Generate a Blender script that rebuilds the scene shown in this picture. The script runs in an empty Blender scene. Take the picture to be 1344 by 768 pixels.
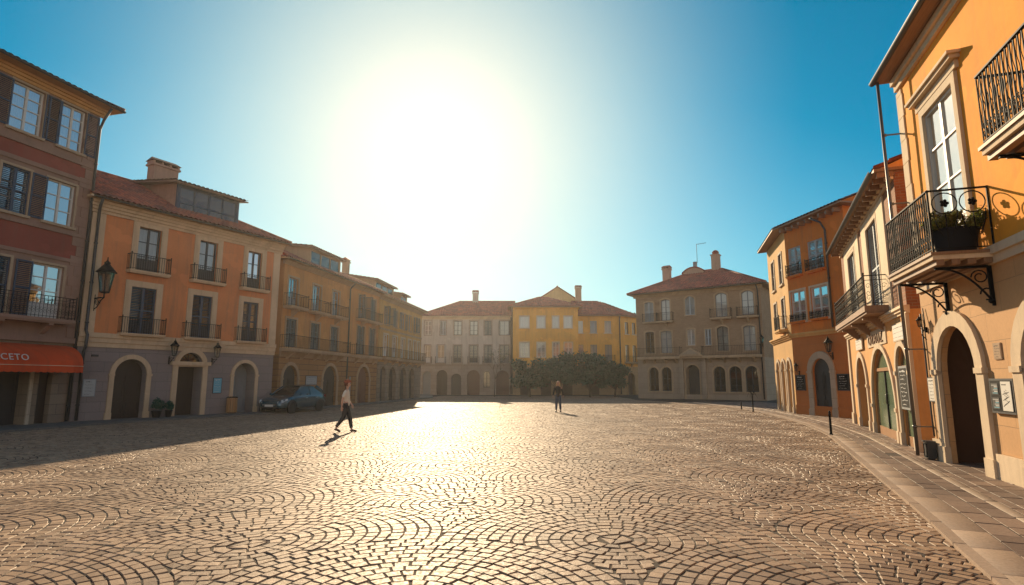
import bpy, bmesh, math, random
import numpy as np
from mathutils import Vector, Matrix
from mathutils.geometry import tessellate_polygon

rnd = random.Random(11)
NP = np.random.default_rng(5)
scene = bpy.context.scene
COL = scene.collection
PI = math.pi
rad = math.radians

# ------------------------------------------------------------------ materials
def srgb(h):
    h = h.lstrip('#')
    o = []
    for i in (0, 2, 4):
        c = int(h[i:i + 2], 16) / 255
        o.append(c / 12.92 if c <= 0.04045 else ((c + 0.055) / 1.055) ** 2.4)
    return tuple(o)

class NT:
    def __init__(s, name):
        m = bpy.data.materials.new(name)
        m.use_nodes = True
        s.m = m; s.t = m.node_tree
        s.t.nodes.clear()
        s.out = s.n('ShaderNodeOutputMaterial')
        s.b = s.n('ShaderNodeBsdfPrincipled')
        s.l(s.b.outputs[0], s.out.inputs[0])
    def n(s, ty, **k):
        x = s.t.nodes.new(ty)
        for a, v in k.items():
            setattr(x, a, v)
        return x
    def l(s, a, b):
        s.t.links.new(a, b)
    def val(s, sock, v):
        sock.default_value = v
    def math(s, op, a, b=None, clamp=False):
        x = s.n('ShaderNodeMath', operation=op, use_clamp=clamp)
        for i, q in enumerate((a, b)):
            if q is None: continue
            if isinstance(q, (int, float)): x.inputs[i].default_value = q
            else: s.l(q, x.inputs[i])
        return x.outputs[0]
    def mix(s, fac, a, b, blend='MIX'):
        x = s.n('ShaderNodeMix', data_type='RGBA', blend_type=blend)
        ins = [i for i in x.inputs if i.enabled or True]
        for sock, q in ((x.inputs['Factor'], fac),):
            if isinstance(q, (int, float)): sock.default_value = q
            else: s.l(q, sock)
        for sock, q in ((x.inputs[6], a), (x.inputs[7], b)):
            if isinstance(q, tuple): sock.default_value = (q[0], q[1], q[2], 1)
            else: s.l(q, sock)
        return x.outputs[2]
    def ramp(s, fac, p0, p1, c0=(0, 0, 0), c1=(1, 1, 1)):
        x = s.n('ShaderNodeValToRGB')
        x.color_ramp.elements[0].position = p0
        x.color_ramp.elements[1].position = p1
        x.color_ramp.elements[0].color = (*c0, 1)
        x.color_ramp.elements[1].color = (*c1, 1)
        s.l(fac, x.inputs[0])
        return x.outputs[0]
    def noise(s, vec, scale, detail=4, rough=.55):
        x = s.n('ShaderNodeTexNoise')
        x.inputs['Scale'].default_value = scale
        x.inputs['Detail'].default_value = detail
        x.inputs['Roughness'].default_value = rough
        if vec is not None: s.l(vec, x.inputs['Vector'])
        return x.outputs['Fac']
    def coord(s):
        return s.n('ShaderNodeTexCoord').outputs['Object']
    def wallvec(s, vec):
        # metres along the wall and up it, whichever way the wall runs
        x = s.n('ShaderNodeSeparateXYZ'); s.l(vec, x.inputs[0])
        a = s.math('ADD', x.outputs[0], x.outputs[1])
        c = s.n('ShaderNodeCombineXYZ'); s.l(a, c.inputs[0]); s.l(x.outputs[2], c.inputs[1])
        return c.outputs[0]
    def bump(s, h, strength=.3, dist=.02, normal=None):
        x = s.n('ShaderNodeBump')
        x.inputs['Strength'].default_value = strength
        x.inputs['Distance'].default_value = dist
        s.l(h, x.inputs['Height'])
        if normal is not None: s.l(normal, x.inputs['Normal'])
        return x.outputs[0]

def scale3(c, k): return tuple(min(1, q * k) for q in c)

def M_plain(name, col, rough=.6, metal=0., var=.12, nscale=3., bump=0., spec=.5):
    t = NT(name); co = t.coord()
    n = t.noise(co, nscale, 4)
    c = t.mix(n, scale3(col, 1 - var), scale3(col, 1 + var))
    t.l(c, t.b.inputs['Base Color'])
    t.val(t.b.inputs['Roughness'], rough); t.val(t.b.inputs['Metallic'], metal)
    t.val(t.b.inputs['Specular IOR Level'], spec)
    if bump:
        t.l(t.bump(t.noise(co, nscale * 12, 3), bump, .01), t.b.inputs['Normal'])
    return t.m

def M_plaster(name, col, stain=(.16, .11, .08), amt=.35, rough=.85, patch=.14):
    t = NT(name); co = t.coord()
    wv = t.wallvec(co)
    big = t.noise(co, .45, 5, .6)
    c = t.mix(t.ramp(big, .3, .7), scale3(col, 1 - patch), scale3(col, 1 + patch))
    fine = t.noise(co, 7, 5, .65)
    c = t.mix(t.math('MULTIPLY', t.ramp(fine, .45, .8), .28), c, scale3(col, .72))
    # rain streaks down the wall and splashed dirt with shapes of their own
    mp = t.n('ShaderNodeMapping'); mp.inputs['Scale'].default_value = (2.6, .22, 1); t.l(wv, mp.inputs[0])
    st = t.noise(mp.outputs[0], 1.3, 6, .65)
    c = t.mix(t.math('MULTIPLY', t.ramp(st, .49, .70), amt), c, stain)
    rep = t.noise(wv, .7, 3, .5)
    c = t.mix(t.math('MULTIPLY', t.ramp(rep, .60, .615), .45), c, scale3(col, 1.22))
    t.l(c, t.b.inputs['Base Color'])
    t.val(t.b.inputs['Roughness'], rough); t.val(t.b.inputs['Specular IOR Level'], .25)
    h = t.math('ADD', t.noise(co, 38, 3, .6), t.math('MULTIPLY', t.noise(co, 5, 3), 1.5))
    t.l(t.bump(h, .35, .008), t.b.inputs['Normal'])
    return t.m

def M_block(name, c1, c2, mortar, bw, bh, gap=.012, rough=.8, bumpd=.02, offset=.5, squash=1., mottled=.3):
    t = NT(name); co = t.coord(); wv = t.wallvec(co)
    # wobble the joints a little
    br = t.n('ShaderNodeTexBrick'); br.offset = offset; br.squash = squash
    br.inputs['Scale'].default_value = 1
    br.inputs['Brick Width'].default_value = bw; br.inputs['Row Height'].default_value = bh
    br.inputs['Mortar Size'].default_value = gap; br.inputs['Mortar Smooth'].default_value = .4
    br.inputs['Bias'].default_value = 0.
    for k, c in (('Color1', c1), ('Color2', c2), ('Mortar', mortar)):
        br.inputs[k].default_value = (*c, 1)
    nz = t.n('ShaderNodeTexNoise'); nz.inputs['Scale'].default_value = 2.2; t.l(wv, nz.inputs['Vector'])
    v = t.n('ShaderNodeVectorMath', operation='MULTIPLY_ADD')
    t.l(nz.outputs['Color'], v.inputs[0]); v.inputs[1].default_value = (.03 * min(1, bh * 3),) * 3; t.l(wv, v.inputs[2])
    t.l(v.outputs[0], br.inputs['Vector'])
    n1 = t.noise(co, 1.1, 6, .65); n2 = t.noise(co, 16, 4, .6)
    c = t.mix(t.math('MULTIPLY', t.ramp(n1, .35, .75), mottled), br.outputs['Color'], scale3(c1, .55))
    c = t.mix(t.math('MULTIPLY', t.ramp(n2, .4, .8), .25), c, scale3(c2, .6))
    t.l(c, t.b.inputs['Base Color']); t.val(t.b.inputs['Roughness'], rough); t.val(t.b.inputs['Specular IOR Level'], .3)
    h = t.math('ADD', t.math('MULTIPLY', br.outputs['Fac'], -1.), t.math('MULTIPLY', n2, .35))
    t.l(t.bump(h, .7, bumpd), t.b.inputs['Normal'])
    return t.m

def M_tile(name, c1, c2):
    t = NT(name); co = t.coord()
    vo = t.n('ShaderNodeTexVoronoi'); vo.inputs['Scale'].default_value = 3.4; t.l(co, vo.inputs['Vector'])
    sp = t.n('ShaderNodeSeparateColor'); t.l(vo.outputs['Color'], sp.inputs[0])
    c = t.mix(sp.outputs[0], c1, c2)
    c = t.mix(t.math('MULTIPLY', t.ramp(t.noise(co, .9, 5, .7), .42, .72), .6), c, (.07, .055, .045))
    c = t.mix(t.math('MULTIPLY', t.ramp(t.noise(co, 5, 4, .7), .55, .75), .35), c, (.22, .2, .13))
    t.l(c, t.b.inputs['Base Color']); t.val(t.b.inputs['Roughness'], .78); t.val(t.b.inputs['Specular IOR Level'], .3)
    t.l(t.bump(t.noise(co, 30, 3), .3, .01), t.b.inputs['Normal'])
    return t.m

def M_wood(name, c1, c2, rough=.6, sc=(1, 14, 1)):
    t = NT(name); co = t.coord()
    mp = t.n('ShaderNodeMapping'); mp.inputs['Scale'].default_value = sc; t.l(co, mp.inputs[0])
    n = t.noise(mp.outputs[0], 2.5, 6, .6)
    c = t.mix(t.ramp(n, .3, .7), c1, c2)
    t.l(c, t.b.inputs['Base Color']); t.val(t.b.inputs['Roughness'], rough)
    t.l(t.bump(n, .3, .006), t.b.inputs['Normal'])
    return t.m

def M_glass(name, tint=(.55, .6, .62), refl=1.0, rough=.03):
    t = NT(name)
    t.t.nodes.remove(t.b)
    tr = t.n('ShaderNodeBsdfTransparent'); tr.inputs[0].default_value = (*tint, 1)
    gl = t.n('ShaderNodeBsdfGlossy'); gl.inputs['Roughness'].default_value = rough
    gl.inputs[0].default_value = (refl, refl, refl, 1)
    co = t.coord()
    nb = t.bump(t.noise(co, 1.7, 2), .05, .05)
    t.l(nb, gl.inputs['Normal'])
    fr = t.n('ShaderNodeFresnel'); fr.inputs[0].default_value = 1.7
    f = t.math('MULTIPLY_ADD', fr.outputs[0], .6)
    f.node.inputs[2].default_value = .06; f.node.use_clamp = True
    mx = t.n('ShaderNodeMixShader')
    t.l(f, mx.inputs[0]); t.l(tr.outputs[0], mx.inputs[1]); t.l(gl.outputs[0], mx.inputs[2])
    t.l(mx.outputs[0], t.out.inputs[0])
    return t.m

def M_leaf(name, c1, c2, trans=.35):
    t = NT(name)
    oi = t.n('ShaderNodeAttribute', attribute_name='rnd')
    c = t.mix(oi.outputs['Fac'], c1, c2)
    t.l(c, t.b.inputs['Base Color']); t.val(t.b.inputs['Roughness'], .55)
    tl = t.n('ShaderNodeBsdfTranslucent'); t.l(c, tl.inputs[0])
    mx = t.n('ShaderNodeMixShader'); mx.inputs[0].default_value = trans
    t.l(t.b.outputs[0], mx.inputs[1]); t.l(tl.outputs[0], mx.inputs[2]); t.l(mx.outputs[0], t.out.inputs[0])
    return t.m

def M_stone_attr(name, cols, rough=.45, bump=.4, dirt=(.05, .035, .025)):
    # paving stones: each stone carries its own random number
    t = NT(name); co = t.coord()
    a = t.n('ShaderNodeAttribute', attribute_name='rnd')
    r = t.n('ShaderNodeValToRGB')
    cr = r.color_ramp
    while len(cr.elements) < len(cols): cr.elements.new(.5)
    for i, c in enumerate(cols):
        cr.elements[i].position = i / (len(cols) - 1); cr.elements[i].color = (*c, 1)
    t.l(a.outputs['Fac'], r.inputs[0])
    n1 = t.noise(co, .22, 5, .6); n2 = t.noise(co, 26, 4, .65); n3 = t.noise(co, 1.6, 4, .6)
    c = t.mix(t.math('MULTIPLY', t.ramp(n1, .40, .66), .5), r.outputs[0], scale3(cols[0], .7))
    c = t.mix(t.math('MULTIPLY', t.ramp(n2, .42, .75), .35), c, dirt)
    c = t.mix(t.math('MULTIPLY', t.ramp(n3, .55, .8), .3), c, scale3(cols[-1], 1.15))
    t.l(c, t.b.inputs['Base Color'])
    rr = t.ramp(n2, .3, .8, (rough - .1,) * 3, (rough + .2,) * 3)
    t.l(rr, t.b.inputs['Roughness'])
    t.val(t.b.inputs['Specular IOR Level'], .28)
    t.l(t.bump(t.math('ADD', n2, t.math('MULTIPLY', t.noise(co, 70, 2), .5)), bump, .006), t.b.inputs['Normal'])
    return t.m

MAT = dict(
    iron=M_plain('black_iron', (.008, .0085, .010), .6, 0, .2, 6, 0, .08),
    zinc=M_plain('zinc_pipe', (.16, .15, .14), .45, .6, .2, 2),
    darkzinc=M_plain('painted_pipe', (.05, .052, .055), .5, .3, .2, 2),
    white=M_plain('white_paint', (.62, .6, .56), .5, 0, .06, 4),
    greywood=M_plain('grey_paint', (.22, .24, .25), .55, 0, .1, 4),
    darkwood=M_plain('dark_paint', (.03, .032, .036), .5, 0, .15, 4),
    shutter_blue=M_plain('slate_shutter_paint', (.03, .052, .095), .55, 0, .2, 3),
    shutter_teal=M_plain('teal_shutter_paint', (.07, .11, .13), .6, 0, .2, 3),
    shutter_grey=M_plain('grey_shutter_paint', (.38, .44, .47), .6, 0, .15, 3),
    glass=M_glass('window_glass', (.75, .79, .8)),
    darkglass=M_glass('dark_glass', (.2, .22, .23)),
    greenglass=M_plain('green_backed_glass', (.15, .21, .13), .12, 0, .25, 1.3, 0, .5),
    curtain=M_plain('curtain_cloth', (.42, .41, .38), .9, 0, .12, 5),
    sheer=M_plain('sheer_curtain', (.72, .70, .65), .9, 0, .06, 5),
    cream=M_plaster('cream_trim', (.62, .50, .36), amt=.25),
    trim=M_plaster('tan_trim', (.42, .30, .20), amt=.3),
    palestone=M_block('pale_dressed_stone', (.52, .42, .31), (.46, .37, .27), (.25, .19, .14), .9, .45, .006),
    tile_red=M_tile('red_roof_tile', (.50, .12, .07), (.24, .065, .05)),
    tile_dark=M_tile('dark_roof_tile', (.16, .07, .05), (.10, .05, .04)),
    tile_rust=M_tile('rust_roof_tile', (.46, .13, .07), (.20, .065, .05)),
    soffit=M_wood('eaves_boards', (.30, .17, .09), (.20, .11, .06)),
    soffit_pale=M_plaster('painted_eaves', (.50, .34, .19), amt=.2),
    doorwood=M_wood('dark_door_wood', (.035, .022, .016), (.02, .014, .011), .55, (14, 14, 1)),
    brownwood=M_wood('brown_door_wood', (.16, .075, .04), (.10, .05, .03), .55, (14, 14, 1)),
    orangewood=M_wood('varnished_wood', (.40, .20, .08), (.30, .14, .05), .45, (10, 10, 1)),
    rail_iron=M_plain('railing_iron', (.008, .0085, .010), .6, 0, .2, 6, 0, .08),
    black=M_plain('blackboard', (.010, .011, .012), .6, 0, .2, 5, 0, .1),
    chalk=M_plain('chalk', (.6, .6, .58), .9),
    paper=M_plain('sign_paper', (.62, .6, .55), .6, 0, .05, 6),
    bluesign=M_plain('blue_sign', (.12, .36, .46), .5, 0, .1, 4),
    dullsign=M_plain('grey_sign', (.36, .37, .37), .6, 0, .1, 4),
    ink=M_plain('dark_ink', (.03, .03, .035), .6),
    brick=M_block('red_brick', (.36, .15, .07), (.26, .10, .05), (.32, .22, .15), .24, .075, .01, .85, .012),
    skin=M_plain('skin', (.52, .30, .21), .5, 0, .06, 8),
    rubber=M_plain('tyre_rubber', (.012, .012, .012), .8),
    soil=M_plain('soil', (.04, .025, .015), .9),
)

# ------------------------------------------------------------------ mesh builder
class MB:
    def __init__(s): s.v = []; s.f = []; s.mi = []; s.sm = []; s.mats = []
    def k(s, m):
        if m not in s.mats: s.mats.append(m)
        return s.mats.index(m)
    def add(s, vs, fs, mat, smooth=False):
        o = len(s.v); s.v += [tuple(q) for q in vs]; i = s.k(mat)
        for f in fs:
            s.f.append([o + q for q in f]); s.mi.append(i); s.sm.append(smooth)
    def box(s, x0, x1, y0, y1, z0, z1, mat):
        vs = [(x, y, z) for z in (z0, z1) for y in (y0, y1) for x in (x0, x1)]
        s.add(vs, [(0, 2, 3, 1), (4, 5, 7, 6), (0, 1, 5, 4), (2, 6, 7, 3), (0, 4, 6, 2), (1, 3, 7, 5)], mat)
    def bar(s, p, q, w, h, mat, up=(0, 0, 1)):
        p, q = Vector(p), Vector(q); d = (q - p).normalized(); up = Vector(up)
        a = d.cross(up)
        if a.length < 1e-4: a = d.cross(Vector((1, 0, 0)))
        a.normalize(); b = a.cross(d)
        vs = []
        for c in (p, q):
            for i, j in ((-1, -1), (1, -1), (1, 1), (-1, 1)):
                vs.append(c + a * (i * w / 2) + b * (j * h / 2))
        s.add(vs, [(3, 2, 1, 0), (4, 5, 6, 7), (0, 1, 5, 4), (1, 2, 6, 5), (2, 3, 7, 6), (3, 0, 4, 7)], mat)
    def tube(s, pts, r, mat, n=6, closed=False, cap=True):
        pts = [Vector(p) for p in pts]; N = len(pts); rs = r if isinstance(r, (list, tuple)) else [r] * N
        vs = []; prev = None
        for i, p in enumerate(pts):
            a = pts[(i - 1) % N] if (closed or i > 0) else p
            b = pts[(i + 1) % N] if (closed or i < N - 1) else p
            t = (b - a).normalized() if (b - a).length > 1e-9 else Vector((0, 0, 1))
            if prev is None:
                x = t.cross(Vector((0, 0, 1)))
                if x.length < .05: x = t.cross(Vector((0, 1, 0)))
            else:
                x = prev - t * prev.dot(t)
                if x.length < 1e-5: x = t.orthogonal()
            x.normalize(); prev = x; y = t.cross(x)
            for k in range(n):
                g = 2 * PI * k / n
                vs.append(p + x * (math.cos(g) * rs[i]) + y * (math.sin(g) * rs[i]))
        fs = []
        for i in range(N if closed else N - 1):
            j = (i + 1) % N
            for k in range(n):
                k2 = (k + 1) % n
                fs.append((i * n + k, i * n + k2, j * n + k2, j * n + k))
        if cap and not closed:
            fs.append(tuple(range(n))[::-1]); fs.append(tuple((N - 1) * n + k for k in range(n)))
        s.add(vs, fs, mat, True)
    def lathe(s, prof, mat, c=(0, 0, 0), n=16, smooth=True, sx=1., sy=1.):
        vs = []; fs = []
        for r, z in prof:
            for k in range(n):
                g = 2 * PI * (k + .5) / n
                vs.append((c[0] + r * math.cos(g) * sx, c[1] + r * math.sin(g) * sy, c[2] + z))
        for i in range(len(prof) - 1):
            for k in range(n):
                k2 = (k + 1) % n
                fs.append((i * n + k, i * n + k2, (i + 1) * n + k2, (i + 1) * n + k))
        fs.append(tuple(range(n))[::-1]); fs.append(tuple((len(prof) - 1) * n + k for k in range(n)))
        s.add(vs, fs, mat, smooth)
    def prism(s, pts, y0, y1, mat, smooth=False):
        # outline in x,z pushed from y0 to y1
        n = len(pts)
        vs = [(p[0], y0, p[1]) for p in pts] + [(p[0], y1, p[1]) for p in pts]
        fs = [tuple(range(n)), tuple(range(2 * n - 1, n - 1, -1))]
        fs += [(i, n + i, n + (i + 1) % n, (i + 1) % n) for i in range(n)]
        s.add(vs, fs, mat, smooth)
    def ring(s, inner, outer, y0, y1, mat, closed=False):
        # moulding between two outlines of equal length, standing from y0 (front) to y1
        n = len(inner); vs = []
        for a, b in zip(inner, outer):
            vs += [(a[0], y0, a[1]), (b[0], y0, b[1]), (a[0], y1, a[1]), (b[0], y1, b[1])]
        fs = []
        for i in range(n if closed else n - 1):
            j = (i + 1) % n
            A, B = i * 4, j * 4
            fs += [(A, B, B + 1, A + 1), (A + 1, B + 1, B + 3, A + 3), (A, A + 2, B + 2, B), (A + 2, A + 3, B + 3, B + 2)]
        if not closed:
            fs += [(0, 1, 3, 2), (n * 4 - 4, n * 4 - 2, n * 4 - 1, n * 4 - 3)]
        s.add(vs, fs, mat)
    def sphere(s, c, r, mat, n=10, m=7, sz=1.):
        prof = [(max(1e-3, r * math.sin(PI * i / m)), -r * sz * math.cos(PI * i / m)) for i in range(m + 1)]
        s.lathe(prof, mat, c, n)
    def mesh(s, name):
        me = bpy.data.meshes.new(name)
        me.from_pydata(s.v, [], s.f)
        for m in s.mats: me.materials.append(m)
        me.polygons.foreach_set('material_index', s.mi)
        me.polygons.foreach_set('use_smooth', s.sm)
        me.update()
        return me

def link(name, me, parent=None, loc=(0, 0, 0), rz=0.):
    o = bpy.data.objects.new(name, me); COL.objects.link(o)
    o.location = loc; o.rotation_euler = (0, 0, rz)
    if parent: o.parent = parent
    return o

def tag(o, label, cat, group=None, kind=None):
    o['label'] = label; o['category'] = cat
    if group: o['group'] = group
    if kind: o['kind'] = kind
    return o

def empty(name, label, cat, loc=(0, 0, 0), rz=0., group=None):
    o = bpy.data.objects.new(name, None); COL.objects.link(o)
    o.empty_display_size = .3
    o.location = loc; o.rotation_euler = (0, 0, rz)
    return tag(o, label, cat, group)

def structure(name, me):
    o = link(name, me); o['kind'] = 'structure'
    return o

# ------------------------------------------------------------------ outlines
def arch_pts(u0, u1, v0, v1, rise=None, n=14):
    # from bottom left up over the arch to bottom right
    w = (u1 - u0) / 2
    rise = w if rise is None else rise
    c = (u0 + u1) / 2
    pts = [(u0, v0)]
    if abs(rise - w) < 1e-6:
        for i in range(n + 1):
            a = PI - PI * i / n
            pts.append((c + w * math.cos(a), v1 - w + w * math.sin(a)))
    else:
        R = (w * w + rise * rise) / (2 * rise); a0 = math.asin(w / R)
        for i in range(n + 1):
            a = -a0 + 2 * a0 * i / n
            pts.append((c + R * math.sin(a), v1 - R + R * math.cos(a)))
    pts.append((u1, v0))
    return pts

def rect_pts(u0, u1, v0, v1): return [(u0, v0), (u0, v1), (u1, v1), (u1, v0)]

def outline(o):
    if o.get('arch'): return arch_pts(o['u0'], o['u1'], o['v0'], o['v1'], o.get('rise'))
    return rect_pts(o['u0'], o['u1'], o['v0'], o['v1'])

def op(u0, u1, v0, v1, arch=False, rise=None, rev=.22):
    return dict(u0=u0, u1=u1, v0=v0, v1=v1, arch=arch, rise=rise, rev=rev)

def surround_ring(b, o, w, y0, y1, mat, closed=False):
    inn = outline(o)
    O = dict(o); O['u0'] -= w; O['u1'] += w; O['v1'] += w
    if closed: O['v0'] -= w
    if o.get('arch') and o.get('rise'): O['rise'] = o['rise'] * (1 + .8 * w / ((o['u1'] - o['u0']) / 2))
    b.ring(inn, outline(O), y0, y1, mat, closed)

CACHE = {}
def cached(key, fn):
    if key not in CACHE: CACHE[key] = fn()
    return CACHE[key]

# ------------------------------------------------------------------ roofs
def roof_mesh(poly, tans, z0, mat, pitch=.24, row=.38, seg=4, ridge=True):
    """Tiled roof over a convex outline (counter-clockwise); tans[i] is the slope of edge i, None for a gable end."""
    N = len(poly)
    edges = []
    for i in range(N):
        a, b = Vector(poly[i]), Vector(poly[(i + 1) % N])
        d = (b - a); L = d.length; d.normalize()
        n = Vector((-d.y, d.x))
        edges.append((a, d, n, L))
    V = []; F = []
    for i, (a, d, n, L) in enumerate(edges):
        if tans[i] is None: continue
        t = tans[i]
        far = max((Vector(p) - a).dot(n) for p in poly)
        cs = math.sqrt(1 + t * t)
        cols = int(L / pitch) + 2; nc = cols * seg + 1
        rows = int(far * cs / row) + 1
        S = np.linspace(-pitch * .5, cols * pitch - pitch * .5, nc)
        prof = np.abs(np.cos(S / pitch * PI)) ** .8 * .075
        vs = []
        rr = []
        for k in range(rows):
            rr += [(k * row, .035), ((k + 1) * row - .002, 0.)]
        G = []
        for (rd, lift) in rr:
            h = rd / cs
            x = a.x + d.x * S + n.x * h; y = a.y + d.y * S + n.y * h
            z = np.full(nc, z0 + h * t) + prof + lift
            G.append(np.stack([x, y, z], 1))
        G = np.concatenate(G)
        bm = bmesh.new()
        bv = [bm.verts.new(p) for p in G]
        for r_ in range(len(rr) - 1):
            o = r_ * nc
            for c in range(nc - 1):
                bm.faces.new((bv[o + c], bv[o + c + 1], bv[o + nc + c + 1], bv[o + nc + c]))
        for j, (aj, dj, nj, Lj) in enumerate(edges):
            if j == i: continue
            if tans[j] is None:
                co = Vector((aj.x, aj.y, 0)); no = Vector((nj.x, nj.y, 0))
            else:
                tj = tans[j]
                g = nj * tj - n * t
                if g.length < 1e-6: continue
                c0 = n.dot(a) * t - nj.dot(aj) * tj
                # keep g.p + c0 >= 0
                p0 = g * (-c0 / g.length_squared)
                co = Vector((p0.x, p0.y, 0)); no = Vector((g.x, g.y, 0)).normalized()
            bmesh.ops.bisect_plane(bm, geom=bm.verts[:] + bm.edges[:] + bm.faces[:], plane_co=co, plane_no=no, clear_inner=True)
            if not bm.faces: break
        bm.verts.index_update()
        o = len(V)
        V += [tuple(v.co) for v in bm.verts]
        F += [[o + v.index for v in f.verts] for f in bm.faces]
        bm.free()
    b = MB(); b.add(V, F, mat)
    # ridge and hip caps
    if ridge:
        def H(p):
            return min(z0 + tans[i] * (Vector(p) - e[0]).dot(e[2]) for i, e in enumerate(edges) if tans[i] is not None)
        pts = roof_ridge(poly, tans, H)
        for p, q in pts:
            b.tube([(p[0], p[1], H(p) + .05), (q[0], q[1], H(q) + .05)], .11, mat, 8)
    return b

def roof_ridge(poly, tans, H):
    # works for four-sided outlines: hips run to the ridge ends
    N = len(poly); segs = []
    P = [Vector(p) for p in poly]
    if N != 4: return segs
    def inter(i):
        a, b = P[i], P[(i + 1) % 4]; d = (b - a); L = d.length; d.normalize(); n = Vector((-d.y, d.x))
        return a, d, n, L
    best = None
    xs = [p.x for p in P]; ys = [p.y for p in P]
    grid = []
    for i in range(61):
        for j in range(61):
            q = Vector((min(xs) + (max(xs) - min(xs)) * i / 60, min(ys) + (max(ys) - min(ys)) * j / 60))
            if all((q - P[k]).dot(Vector((-(P[(k + 1) % 4] - P[k]).y, (P[(k + 1) % 4] - P[k]).x))) > -1e-6 for k in range(4)):
                grid.append((H(q), q))
    top = max(g[0] for g in grid)
    ridge = [q for h, q in grid if h > top - .06]
    A = min(ridge, key=lambda q: q.x + q.y * .01); B = max(ridge, key=lambda q: q.x + q.y * .01)
    if abs(max(q.y for q in ridge) - min(q.y for q in ridge)) > abs(max(q.x for q in ridge) - min(q.x for q in ridge)):
        A = min(ridge, key=lambda q: q.y); B = max(ridge, key=lambda q: q.y)
    if (A - B).length > .1: segs.append((tuple(A), tuple(B)))
    for k in range(4):
        if tans[k] is not None and tans[(k - 1) % 4] is not None:
            E_ = A if (P[k] - A).length < (P[k] - B).length else B
            segs.append((tuple(P[k]), tuple(E_)))
    return segs

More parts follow.
